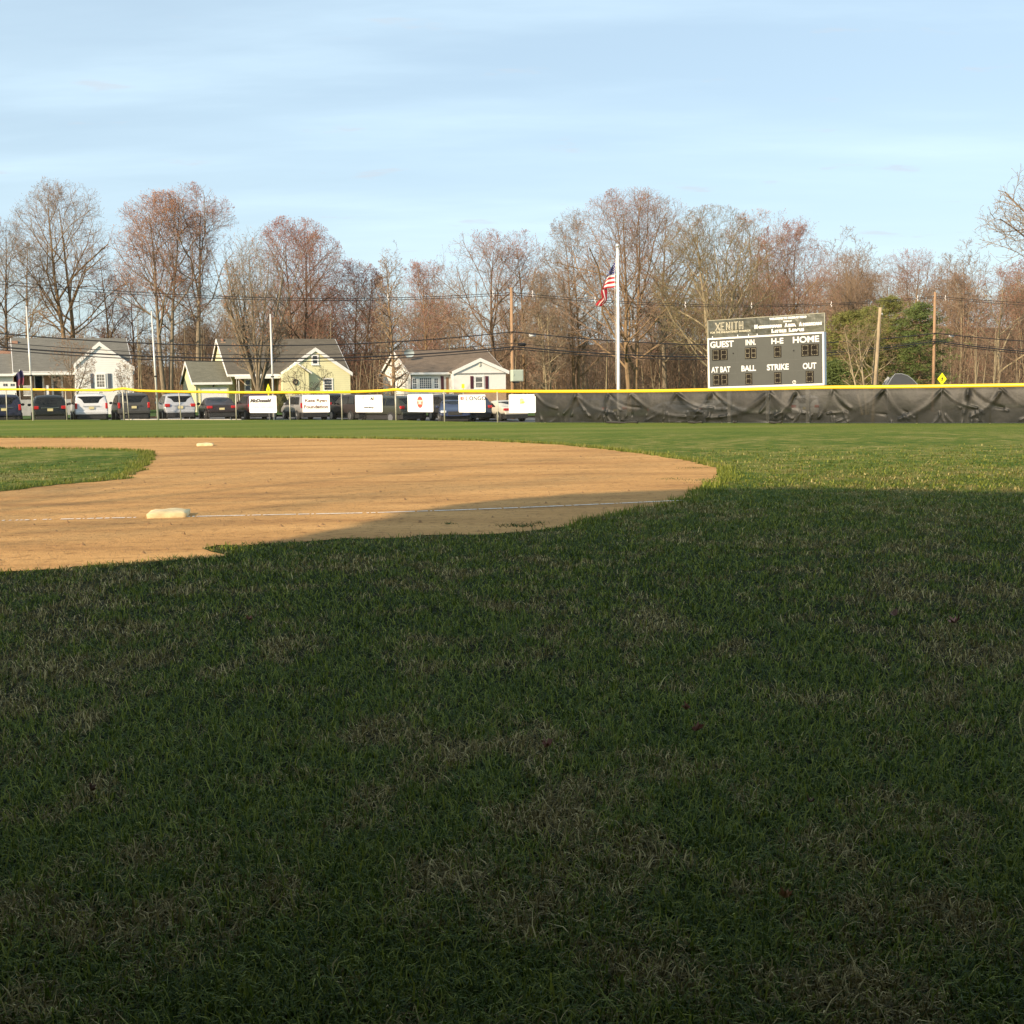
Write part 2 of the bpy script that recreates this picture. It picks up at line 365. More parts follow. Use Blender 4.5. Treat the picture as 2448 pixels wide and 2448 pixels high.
def sheet(name, poly, z, mat, kind='structure'):
    b = bmesh.new(); vs = [b.verts.new((p[0], p[1], z)) for p in poly]
    es = [b.edges.new((vs[i], vs[(i + 1) % len(vs)])) for i in range(len(vs))]
    bmesh.ops.triangle_fill(b, edges=es, use_beauty=True)
    for f in b.faces:
        if f.normal.z < 0: f.normal_flip()
    me = bpy.data.meshes.new(name); b.to_mesh(me); b.free(); o = link(name, me, None, mat); tag(o, kind=kind); return o
sheet('infield_dirt', dirt_r, .004, CLAY)
sheet('infield_grass', inner_r, .008, TURF)

# lot / street behind the fence
def strip(name, o0, o1, zoff, mat, x0=-90, x1=80, ny=8):
    X = np.linspace(x0, x1, 70); V = []
    for x in X:
        for j in range(ny + 1):
            yy0 = fence_y(x) + 1.0 if o0 is None else o0 + SL * x
            yy1 = o1 + SL * x
            y = yy0 + (yy1 - yy0) * j / ny; V.append((x, y, lot_z(x) + zoff))
    I = np.arange(len(V)).reshape(len(X), ny + 1)
    q = np.stack([I[:-1, :-1], I[1:, :-1], I[1:, 1:], I[:-1, 1:]], -1).reshape(-1, 4)
    o = link(name, np_mesh(name, V, [q]), None, mat); tag(o, kind='structure'); return o
asph = plain('asphalt', (.115, .112, .11), .85, var=.25, scale=1.2, bumpy=.3)
strip('road', None, 90, 0, asph)
LAWN = plain('lawn_grass', (.055, .10, .022), .95, var=.4, scale=.8, spec=.1, bumpy=.6)
strip('lawn', 89.9, 128, .13, LAWN)
m = MB()
for (a, b) in ((280, 565),):                        # pale kerb line at the lot's edge
    pts = [G(x, 1001.5, -.06) for x in np.linspace(a, b, 12)]
    m.tube([(p.x, p.y + 1.2, -.16) for p in pts], .07, 4)
o = m.build('kerb', plain('kerb_concrete', (.45, .40, .33), .8)); tag(o, kind='structure')

# wooded slope behind the houses
HX = np.linspace(-190, 200, 60); HD = np.linspace(140, 420, 18); V = []
rg = np.random.RandomState(5)
top_px = [-2000, 0, 300, 450, 700, 900, 1300, 1700, 2000, 2448, 4500]; top_py = [885, 885, 885, 880, 865, 850, 835, 815, 795, 785, 785]
for a in np.linspace(-1.1, 1.1, 70):
    px = CX + F * math.tan(a * .75); py = np.interp(px, top_px, top_py) 
    for j, d in enumerate(HD):
        t = min(1, (d - 140) / 130); t = t * t * (3 - 2 * t)
        ztop = CAMH + (HOR(px) - py) / F * 270
        z = -1.4 + (ztop + 1.4) * t + rg.normal(0, .5) * t
        V.append((d * math.tan(a * .75), d, z))
I = np.arange(len(V)).reshape(70, 18); q = np.stack([I[:-1, :-1], I[1:, :-1], I[1:, 1:], I[:-1, 1:]], -1).reshape(-1, 4)
HILLM = plain('wooded_slope_soil', (.12, .08, .05), .95, var=.45, scale=.25, spec=.05)
o = link('hills', np_mesh('hills', V, [q], True), None, HILLM); tag(o, kind='structure')
def ground_z(x, y):
    if y > 141:
        px = CX + F * x / y; t = min(1, (y - 140) / 130); t = t * t * (3 - 2 * t)
        ztop = CAMH + (HOR(px) - np.interp(px, top_px, top_py)) / F * 270
        return -1.4 + (ztop + 1.4) * t
    return lot_z(x) - .3

# ------------------------------------------------------------------ foul line
m = MB(); rg = random.Random(4)
lp = [G(a, b) for a, b in ((-700, 1252), (0, 1246), (330, 1238.5))], [G(a, b) for a, b in ((449, 1236.5), (660, 1232), (887, 1227.5), (1100, 1220.5), (1267, 1214), (1450, 1206), (1632, 1197.5))]
for pts in lp:
    for i in range(len(pts) - 1):
        a, b = pts[i], pts[i + 1]; L = (b - a).length; k = int(L / .022)
        d = (b - a).normalized(); s = Vector((-d.y, d.x, 0))
        for j in range(k):
            if rg.random() < (.42 if pts is lp[0] else .10): continue
            p = a + (b - a) * j / k; p2 = a + (b - a) * (j + 1.05) / k; w = .030 * rg.uniform(.75, 1.2); e = rg.uniform(-.006, .006)
            m.quad((p.x - s.x * (w - e), p.y - s.y * (w - e), .0085), (p2.x - s.x * w, p2.y - s.y * w, .0085), (p2.x + s.x * w, p2.y + s.y * w, .0085), (p.x + s.x * (w + e), p.y + s.y * (w + e), .0085))
tag(m.build('foul_line_chalk', plain('chalk', (.78, .72, .62), .95, var=.15, scale=20)), kind='structure')

# ------------------------------------------------------------------ bases
CANVAS = plain('base_canvas', (.70, .55, .29), .7, var=.22, scale=9)
def base_bag(c, rz, label):
    b = bmesh.new(); n = 10; w = .395; V = {}
    for i in range(n + 1):
        for j in range(n + 1):
            u = i / n * 2 - 1; v = j / n * 2 - 1
            h = .056 + .016 * (1 - abs(u)) * 1.0 * (1 - v * v * .5) + .006 * math.sin(5 * u) * v
            e = max(abs(u), abs(v)); 
            if e > .999: h = .046
            s = 1.0
            if e < .999 and e > .75: h *= .985
            V[i, j] = b.verts.new((u * w / 2 * (.94 if e < .999 and e > .75 else 1.0) , v * w / 2 * (.94 if e < .999 and e > .75 else 1.0), h))
    for i in range(n):
        for j in range(n): f = b.faces.new((V[i, j], V[i + 1, j], V[i + 1, j + 1], V[i, j + 1])); f.smooth = True
    be = [e for e in b.edges if e.is_boundary]
    r = bmesh.ops.extrude_edge_only(b, edges=be); 
    for g in r['geom']:
        if isinstance(g, bmesh.types.BMVert): g.co.z = 0.0; g.co.x *= .985; g.co.y *= .985
    bmesh.ops.recalc_face_normals(b, faces=b.faces[:])
    me = bpy.data.meshes.new('base_bag'); b.to_mesh(me); b.free()
    o = link('base_bag', me, None, CANVAS); o.location = (c[0], c[1], .004); o.rotation_euler = (R(1), 0, rz); tag(o, label, 'base'); return o
c = G(391, 1239.5) + Vector((.0, .20, 0)); base_bag(c, R(9), 'cream canvas base bag lying on the white chalk line, nearer of the two')
c = G(483, 1067.0) + Vector((.02, .22, 0)); base_bag(c, R(14), 'cream canvas base bag far across the dirt by the green outfield edge')

# ------------------------------------------------------------------ grass blades
def blades(name, N_, dmin, dmax, seed, label, lenr=(.03, .075), amax=30):
    rg = np.random.RandomState(seed)
    d = np.exp(rg.uniform(math.log(dmin), math.log(dmax), N_)); a = np.radians(rg.uniform(-amax, amax, N_))
    nt_ = N_ // 9; dt = np.exp(rg.uniform(math.log(dmin), math.log(dmax), nt_)); at = np.radians(rg.uniform(-amax, amax, nt_)); kt = rg.randint(0, nt_, N_); loose = rg.uniform(0, 1, N_) < .35
    ds = dt[kt]; x = np.where(loose, d * np.tan(a), ds * np.tan(at[kt]) + rg.normal(0, 1, N_) * (.012 + .004 * ds)); y = np.where(loose, d, ds + rg.normal(0, 1, N_) * (.012 + .007 * ds)); d = y
    tuft = np.where(loose, .5, rg.uniform(0, 1, nt_)[kt])
    keep = (rg.uniform(0, 1, N_) < np.clip(1.1 - (d - 11) / 13, 0, 1)) & ~is_dirt(x, y) & (y < np.interp(x, fX, fY) - .1)
    # a few strays on the clay edge
    x = x[keep]; y = y[keep]; d = np.maximum(d[keep], 1.0); hx = tuft[keep]; n = len(x)
    L = rg.uniform(*lenr, n) * np.where(rg.uniform(0, 1, n) < .06, 1.7, 1.0) * (0.75 + .5 * hx); W = np.maximum(.0019, d * .00036) * rg.uniform(.6, 1.3, n)
    L = np.maximum(L, d * .0019)
    az = rg.uniform(0, 2 * np.pi, n); ln = np.radians(rg.uniform(25, 84, n))
    hdx = np.cos(az); hdy = np.sin(az); px = -hdy; py = hdx
    lift = np.cos(ln); out_ = np.sin(ln)
    V = np.zeros((n, 5, 3)); 
    V[:, 0] = np.stack([x - px * W, y - py * W, np.zeros(n)], 1); V[:, 1] = np.stack([x + px * W, y + py * W, np.zeros(n)], 1)
    mx_ = x + hdx * out_ * L * .42; my_ = y + hdy * out_ * L * .42; mz = L * lift * .62 + L * .06
    V[:, 2] = np.stack([mx_ + px * W * .8, my_ + py * W * .8, mz], 1); V[:, 3] = np.stack([mx_ - px * W * .8, my_ - py * W * .8, mz], 1)
    cur = rg.uniform(-.4, .4, n)
    V[:, 4] = np.stack([x + hdx * out_ * L * 1.05 + px * L * cur, y + hdy * out_ * L * 1.05 + py * L * cur, np.maximum(.004, L * lift * rg.uniform(.75, 1.1, n))], 1)
    i0 = np.arange(n) * 5
    quads = np.stack([i0, i0 + 1, i0 + 2, i0 + 3], 1); tris = np.stack([i0 + 3, i0 + 2, i0 + 4], 1)
    rnd = np.clip(rg.uniform(0, 1, n) ** 1.7 * (.7 + .6 * hx), 0, 1); dry = np.clip(.55 * rg.uniform(0, 1, n) + .45 * rg.permutation(hx) * 0 + .45 * hx, 0, 1)
    col = np.zeros((n, 5, 4)); col[:, :, 0] = rnd[:, None]; col[:, :, 1] = dry[:, None]; col[:, :, 2] = np.array([0, 0, .6, .6, 1])[None]; col[:, :, 3] = 1
    me = np_mesh(name, V.reshape(-1, 3), [quads, tris], False, None, col.reshape(-1, 4))
    o = link(name, me, None, BLADE); tag(o, label, 'grass', kind='stuff'); return o
def blade_mat():
    m, n, b = new_mat('grass_blade')
    f = turf_color(n)
    at = N(n, 'ShaderNodeAttribute', attribute_name='Col'); s = N(n, 'ShaderNodeSeparateColor'); n.links.new(at.outputs['Color'], s.inputs[0])
    green = ramp(n, s.outputs[0], [(0.0, (.036, .066, .005)), (.35, (.110, .158, .012)), (1.0, (.32, .33, .045))])
    straw = ramp(n, s.outputs[0], [(0.0, (.105, .080, .020)), (.5, (.31, .235, .075)), (1.0, (.72, .58, .27))])
    thr = N(n, 'ShaderNodeMapRange'); thr.inputs[1].default_value = .485; thr.inputs[2].default_value = .60; thr.inputs[3].default_value = .10; thr.inputs[4].default_value = .74; n.links.new(f, thr.inputs[0])
    t = N(n, 'ShaderNodeTexCoord'); sy = N(n, 'ShaderNodeSeparateXYZ'); n.links.new(t.outputs['Object'], sy.inputs[0])
    lt = N(n, 'ShaderNodeMath', operation='LESS_THAN'); n.links.new(s.outputs[1], lt.inputs[0]); n.links.new(thr.outputs[0], lt.inputs[1])
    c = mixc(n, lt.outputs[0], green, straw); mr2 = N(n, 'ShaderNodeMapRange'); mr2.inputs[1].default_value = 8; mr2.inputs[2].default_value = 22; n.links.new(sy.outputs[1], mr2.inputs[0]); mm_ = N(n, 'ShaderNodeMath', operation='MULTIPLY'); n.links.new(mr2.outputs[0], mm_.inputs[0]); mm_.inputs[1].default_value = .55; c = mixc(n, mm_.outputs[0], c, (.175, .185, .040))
    n.links.new(c, b.inputs['Base Color']); b.inputs['Roughness'].default_value = .6; b.inputs['Specular IOR Level'].default_value = .25
    tr = N(n, 'ShaderNodeBsdfTranslucent'); n.links.new(c, tr.inputs[0]); ms = N(n, 'ShaderNodeMixShader'); ms.inputs[0].default_value = .25
    on = n.nodes['Material Output']; n.links.new(b.outputs[0], ms.inputs[1]); n.links.new(tr.outputs[0], ms.inputs[2]); n.links.new(ms.outputs[0], on.inputs[0])
    return m
BLADE = blade_mat()
blades('turf_grass', 620000, 1.6, 30, 11, 'short mixed green and straw turf grass covering the near field', (.020, .052))
def lip(name, poly, seed, label):
    rg = np.random.RandomState(seed); xs_, ys_ = [], []
    for i in range(len(poly)):
        a = np.array(poly[i]); b = np.array(poly[(i + 1) % len(poly)]); dm = (a[1] + b[1]) / 2
        if dm < 11 or abs(a[0]) > dm * .62 + 2: continue
        k = int(np.linalg.norm(b - a) * 320); t = rg.uniform(0, 1, k); p = a + (b - a) * t[:, None] + rg.normal(0, .13, (k, 2)) ; xs_ += list(p[:, 0]); ys_ += list(p[:, 1])
    x = np.array(xs_); y = np.array(ys_); kk = ~is_dirt(x, y); x = x[kk]; y = y[kk]; n = len(x)
    L = rg.uniform(.04, .085, n); W = y * .00035 + .001; az = rg.uniform(0, 6.28, n); V = np.zeros((n, 3, 3)); c, s_ = np.cos(az), np.sin(az)
    V[:, 0] = np.stack([x - s_ * W, y + c * W, np.zeros(n)], 1); V[:, 1] = np.stack([x + s_ * W, y - c * W, np.zeros(n)], 1); V[:, 2] = np.stack([x + c * L * .5, y + s_ * L * .5, L], 1)
    col = np.zeros((n, 3, 4)); col[:, :, 0] = rg.uniform(.2, .9, n)[:, None]; col[:, :, 1] = rg.uniform(.3, 1.3, n)[:, None]; col[:, :, 3] = 1
    o = link(name, np_mesh(name, V.reshape(-1, 3), [np.arange(n * 3).reshape(-1, 3)], False, None, col.reshape(-1, 4)), None, BLADE); tag(o, label, 'grass', kind='stuff')
lip('dirt_edge_grass', dirt_r, 21, 'ragged grass fringe along the curved outer edge of the infield dirt')
lip('infield_edge_grass', inner_r, 22, 'ragged grass fringe around the infield grass at the left')

# loose clods and cleat scuffs on the clay
rg = np.random.RandomState(31); n = 9000
d = np.exp(rg.uniform(math.log(8.5), math.log(30), n)); a = np.radians(rg.uniform(-27, 24, n)); x = d * np.tan(a); y = d
k = in_poly(x, y, dirt_r) & ~in_poly(x, y, inner_r); x = x[k]; y = y[k]; n = len(x); r = rg.uniform(.004, .012, n) * (1 + (rg.rand(n) < .04) * 1.6)
base = np.array([(1, 0, 0), (-.5, .87, 0), (-.5, -.87, 0), (.1, .1, 1)]); V = base[None] * r[:, None, None] * rg.uniform(.6, 1.4, (n, 4, 1)); V[:, :, 2] *= .8; V[:, :, 0] += x[:, None]; V[:, :, 1] += y[:, None]; V[:, :, 2] += .003
i0 = (np.arange(n) * 4)[:, None]; F3 = np.concatenate([i0 + np.array([[0, 1, 3]]), i0 + np.array([[1, 2, 3]]), i0 + np.array([[2, 0, 3]])])
o = link('dirt_clods', np_mesh('dirt_clods', V.reshape(-1, 3), [F3]), None, plain('clod', (.36, .20, .085), .95, var=.3, scale=30)); tag(o, 'loose clods and crumbs scattered on the infield dirt', 'dirt clods', kind='stuff')
V = []; F3 = []
for (px, py, rr, k) in ((1238, 1258, .10, 60), (1258, 1260, .06, 25), (1290, 1252, .04, 14), (1074, 1254, .04, 14), (1712, 1148, .22, 120), (1705, 1155, .12, 50), (1660, 1120, .12, 30), (1600, 1146, .08, 16), (470, 1340, .18, 120), (440, 1338, .12, 60), (300, 1355, .15, 50), (620, 1302, .1, 30)):
    c = G(px, py)
    for j in range(k * 2):
        x, y = c.x + rg.normal(0, rr), c.y + rg.normal(0, rr * .6); a = rg.uniform(0, 6.28); L = rg.uniform(.015, .045); w = .003; i = len(V)
        V += [(x - w, y, .003), (x + w, y, .003), (x + math.cos(a) * L * .7, y + math.sin(a) * L * .7, L * .8)]; F3.append((i, i + 1, i + 2))
o = link('stray_grass', np_mesh('stray_grass', np.array(V), [np.array(F3)]), None, plain('stray_grass_green', (.05, .085, .015), .8, var=.5, scale=30)); tag(o, 'stray tufts of grass growing in the infield dirt', 'grass', kind='stuff')

# dead leaves
def dead_leaf(px, py, size, seed, c, label):
    rg = random.Random(seed); p = G(px, py); b = bmesh.new(); pts = []
    nl = 9
    for i in range(nl * 2):
        t = i / (nl * 2) * 2 * math.pi; rr = size * .72 * (.5 if i % 2 == 0 else .28) * rg.uniform(.8, 1.2)
        pts.append((math.cos(t) * rr * 1.5, math.sin(t) * rr))
    cv = b.verts.new((0, 0, .012)); ring = [b.verts.new((x, y, .012 + 2.2 * y * y / size + rg.uniform(0, .02) + abs(x) * .25)) for x, y in pts]
    for i in range(len(ring)): b.faces.new((cv, ring[i], ring[(i + 1) % len(ring)]))
    me = bpy.data.meshes.new('dead_leaf'); b.to_mesh(me); b.free()
    o = link('dead_leaf', me, None, plain('dry_leaf_%d' % c, [(.22, .085, .05), (.14, .065, .04), (.32, .16, .07)][c], .7, var=.3, scale=30))
    o.location = (p.x, p.y, .028); o.rotation_euler = (R(rg.uniform(-10, 25)), R(rg.uniform(-15, 15)), rg.uniform(0, 6.28)); tag(o, label, 'leaf', 'dead leaves lying on the grass')
dead_leaf(2287, 1508, .11, 1, 0, 'reddish brown dead leaf on the grass, largest, at the far right')
dead_leaf(2141, 1490, .08, 2, 1, 'dark red dead leaf on grass just left of the largest leaf')
dead_leaf(1663, 1773, .06, 3, 0, 'small red dead leaf in the middle of the shaded lawn')
dead_leaf(1643, 1720, .04, 4, 0, 'tiny upright red leaf just above another small red leaf')
dead_leaf(1309, 1812, .06, 5, 0, 'red brown dead leaf lying flat near the centre of the shaded grass')
dead_leaf(1872, 2184, .035, 6, 2, 'tiny orange leaf in the darkest grass near the bottom')
dead_leaf(1933, 1950, .035, 7, 1, 'brown curled dead leaf in dark grass right of centre')
dead_leaf(594, 1500, .06, 8, 0, 'pale red leaf on shaded grass below the base')
dead_leaf(214, 1920, .04, 9, 1, 'brown leaf standing in straw grass at the far left')

# ------------------------------------------------------------------ outfield fence
YEL = plain('yellow_cap_plastic', (.86, .55, .018), .35, var=.06, scale=2)
fence = thing('outfield_fence', 'low chain link outfield fence with bright yellow cap running across the field', 'fence', tuple(G(297, 1004.5)))
finv = Matrix.Translation(-fence.location)
def loc(p): return Vector(p) - fence.location
cappts = [cap_pt(x) for x in np.concatenate([np.linspace(-900, 250, 12), np.linspace(262, 335, 10), np.linspace(350, 900, 14), np.linspace(910, 990, 9), np.linspace(1000, 2950, 44)])]
m = MB(); m.tube([loc(p) for p in cappts], .062, 10); m.build('top_cap', YEL, fence)
for i, (a, b) in enumerate(FP[2:-1]):
    p = G(a, b); t = cap_pt(a + (0))
    m = MB(); r = .036 if a in (297, 947, 1304) else .027
    tilt = [-.03, .0, .02, .06, -.02, .0, 0, .0, .0, 0][i % 10] if a < 1200 else 0
    zt = t.z - .02
    m.tube([loc((p.x + .1 * tilt, p.y, -.08)), loc((p.x - tilt, p.y, zt))], r, 8)
    if a == 297:
        m.tube([loc((p.x + .22, p.y + .1, -.05)), loc((p.x + .16, p.y + .05, zt * .95))], .02, 6)
        for z in (.35, .9): m.tube([loc((p.x, p.y, z)), loc((p.x + .2, p.y + .1, z))], .015, 6)
    m.build('post', plain('galv_pale', (.50, .47, .38), .5, .3), fence)
# woven wire between the posts
segV = []
def wire_pts():
    A, B = [], []
    xsF = np.arange(FXY[1].x, G(1304, 1010).x, .065)
    z1 = lambda x: np.interp(x, [c.x for c in cappts], [c.z for c in cappts])
    for x in xsF:
        for s in (1, -1):
            h = float(z1(x)); xe = x + s * h * .95
            A.append((x, fence_y(x), .02)); B.append((xe, fence_y(xe), h))
    return np.array(A), np.array(B)
def prisms(A, B, ra, rb, k=3):
    """k-sided tapered prisms along segments, all at once"""
    n = len(A); D = B - A; D /= (np.linalg.norm(D, axis=1, keepdims=True) + 1e-9)
    ref = np.where(np.abs(D[:, 2:3]) < .9, np.array([[0, 0, 1.]]), np.array([[1., 0, 0]]))
    U = np.cross(D, ref); U /= (np.linalg.norm(U, axis=1, keepdims=True) + 1e-9); W = np.cross(D, U)
    V = np.zeros((n, 2 * k, 3))
    for j in range(k):
        c, s = math.cos(2 * math.pi * j / k), math.sin(2 * math.pi * j / k)
        V[:, j] = A + (U * c + W * s) * np.reshape(ra, (-1, 1)); V[:, k + j] = B + (U * c + W * s) * np.reshape(rb, (-1, 1))
    i0 = (np.arange(n) * 2 * k)[:, None]
    Q = np.concatenate([np.concatenate([i0 + j, i0 + (j + 1) % k, i0 + k + (j + 1) % k, i0 + k + j], 1)[:, None] for j in range(k)], 1).reshape(-1, 4)
    return V.reshape(-1, 3), Q
A, B = wire_pts(); fl = np.array(fence.location)
V, Q = prisms(A - fl, B - fl, np.full(len(A), .0008), np.full(len(A), .0008))
link('chain_link', np_mesh('chain_link', V, [Q]), fence, plain('wire_grey', (.16, .16, .15), .6, .3))

# black windscreen tarp on the right part of the fence
def tarp_mat():
    m, n, b = new_mat('windscreen_mesh')
    c = ramp(n, noise(n, 2.5, 5, .6), [(.3, (.008, .0088, .0075)), (.7, (.021, .0205, .016))])
    n.links.new(c, b.inputs['Base Color']); b.inputs['Roughness'].default_value = .50; b.inputs['Specular IOR Level'].default_value = .38
    b.inputs['Sheen Weight'].default_value = .0
    bump(n, b, noise(n, 5, 5, .6), .35, .03)
    tr = N(n, 'ShaderNodeBsdfTransparent'); ms = N(n, 'ShaderNodeMixShader'); 
    ms.inputs[0].default_value = .93
    on = n.nodes['Material Output']; n.links.new(tr.outputs[0], ms.inputs[1]); n.links.new(b.outputs[0], ms.inputs[2]); n.links.new(ms.outputs[0], on.inputs[0]); return m
TARP = tarp_mat()
rg = np.random.RandomState(8)
# arc length along the fence from px 1281 to 2950
sx = np.linspace(1281, 2900, 900); foot = [G(x, float(np.interp(x, [p[0] for p in FP], [p[1] for p in FP]))) for x in sx]; tops = [cap_pt(x) for x in sx]
S = np.zeros(len(sx)); 
for i in range(1, len(sx)): S[i] = S[i - 1] + (foot[i] - foot[i - 1]).length
NZ = 34; tt = np.linspace(0, 1, NZ)
SS, TT = np.meshgrid(S, tt, indexing='ij'); H_ = 1.1; Z_ = TT * H_
D = np.zeros_like(SS)
tie = [S[0]]
while tie[-1] < S[-1]: tie.append(tie[-1] + rg.choice([.8, 1.2, 1.7, 2.1]) * rg.uniform(.85, 1.15))
def ridge(s0, z0, s1, z1, w, amp):
    dxs, dzs = s1 - s0, z1 - z0; L2 = dxs * dxs + dzs * dzs
    t = np.clip(((SS - s0) * dxs + (Z_ - z0) * dzs) / L2, 0, 1)
    bow = .12 * math.sqrt(L2) * np.sin(np.pi * t)
    d = np.hypot(SS - (s0 + dxs * t), Z_ - (z0 + dzs * t) + bow * (1 if dxs * dzs < 0 else 1))
    ww = w * (.35 + 1.1 * np.sin(np.pi * np.clip(t * .8 + .1, 0, 1)))
    return amp * np.exp(-(d / ww) ** 2)
for k in range(len(tie) - 1):
    a, b = tie[k], tie[k + 1]; g = b - a
    for j in range(rg.randint(3, 6)):
        s1 = a + g * rg.uniform(-.5, 1.5); D += ridge(a, H_, s1, rg.uniform(-.1, .55), rg.uniform(.025, .06), rg.uniform(.03, .075) * rg.choice([1, -1], p=[.7, .3]))
    for j in range(rg.randint(1, 4)):
        s1 = b - g * rg.uniform(.0, 1.1); D += ridge(b, H_ * rg.uniform(.8, 1), s1, rg.uniform(-.1, .4), rg.uniform(.03, .07), rg.uniform(.03, .08))
    for j in range(2):
        s1 = a + g * rg.uniform(0, 1); D += ridge(s1, 0, s1 + rg.uniform(-.25, .25), rg.uniform(.2, .4), .03, .04)
    mid = (a + b) / 2; D += .07 * np.exp(-((SS - mid) / (g * .4)) ** 2) * np.sin(np.pi * TT)
D *= 1.0 * np.minimum(1, (1 - TT) * 6 + .15)
V = np.zeros((len(sx), NZ, 3))
for i in range(len(sx)):
    f0, t0 = foot[i], tops[i]
    ndir = (foot[min(i + 1, len(sx) - 1)] - foot[max(i - 1, 0)]).normalized(); nn = Vector((ndir.y, -ndir.x, 0))
    if nn.y > 0: nn = -nn
    zt = t0.z - .05
    for j in range(NZ):
        z = .02 + (zt - .02) * tt[j] ; V[i, j] = (f0.x + nn.x * (D[i, j] + .045), f0.y + nn.y * (D[i, j] + .045), z)
org = Vector(foot[0]); V -= np.array(org)
I = np.arange(len(sx) * NZ).reshape(len(sx), NZ); q = np.stack([I[:-1, :-1], I[1:, :-1], I[1:, 1:], I[:-1, 1:]], -1).reshape(-1, 4)
o = link('windscreen_tarp', np_mesh('windscreen_tarp', V.reshape(-1, 3), [q], True), None, TARP); o.location = org
tag(o, 'wrinkled black see-through windscreen tarp tied along the right half of the fence', 'tarp')

# small dark mesh rolls at the tarp's foot
for k, (a, b, yy) in enumerate(((1450, 1525, 1013), (1645, 1680, 1013), (1838, 1868, 1013.5), (1752, 1762, 1012.5))):
    pa, pb = G(a, yy), G(b, yy); m = MB(); L = pb - pa; c = (pa + pb) / 2
    pts = [pa - c + L * t + Vector((0, 0, .05 + .01 * math.sin(9 * t))) for t in np.linspace(0, 1, 8)]
    m.tube(pts, [.035 + .012 * math.sin(7 * t) for t in np.linspace(0, 1, 8)], 7)
    o = m.build('mesh_roll', plain('black_mesh_roll', (.03, .028, .025), .8, var=.4, scale=20)); o.location = c
    tag(o, ['long dark roll of loose mesh lying at the tarp foot right of the flagpole', 'short dark mesh roll at the tarp foot left of the scoreboard', 'short dark mesh roll at the tarp foot below the scoreboard', 'tiny dark lump at the tarp foot under the scoreboard, smallest of the rolls'][k], 'mesh roll', 'mesh rolls at the tarp foot')

# ------------------------------------------------------------------ banners
BAN = plain('banner_vinyl', (.80, .79, .79), .5, var=.015); INK = plain('ink_black', (.05, .045, .045), .6); GREY = plain('ink_grey', (.50, .50, .50), .6)
RED = plain('ink_red', (.62, .07, .05), .6); GOLD = plain('ink_gold', (.80, .58, .10), .6); TAN = plain('ink_tan', (.62, .5, .3), .6)
def banner(x0, x1, y0, y1, label):
    a = G(x0, np.interp((x0 + x1) / 2, [p[0] for p in FP], [p[1] for p in FP])); xm = (x0 + x1) / 2
    def on(px, py):
        r = ray(px, py); lo, hi = 5., 120.
        for _ in range(40):
            mm = (lo + hi) / 2; p = CAM + r * (mm / r.y)
            if p.y > fence_y(p.x) - .08: hi = mm
            else: lo = mm
        return CAM + r * (lo / r.y)
    bl, br, tl = on(x0, y1), on(x1, y1), on(x0, y0)
    w = math.hypot(br.x - bl.x, br.y - bl.y); h = tl.z - bl.z
    rz = math.atan2(br.y - bl.y, br.x - bl.x)
    t = thing('banner_sign', label, 'banner', (bl.x, bl.y, (bl.z + br.z) / 2), rz, 'white advertising banners hung along the fence')
    b = bmesh.new(); rad = min(w, h) * .06; pts = []
    for cx_, cz_, s in ((w - rad, h - rad, 0), (rad, h - rad, 90), (rad, rad, 180), (w - rad, rad, 270)):
        for k in range(4): an = R(s + 30 * k); pts.append((cx_ + rad * math.cos(an), cz_ + rad * math.sin(an)))
    mb = MB(); mb.prism(pts, -.006, .006, 'y'); mb.build('banner_sheet', BAN, t)
    return t, w, h
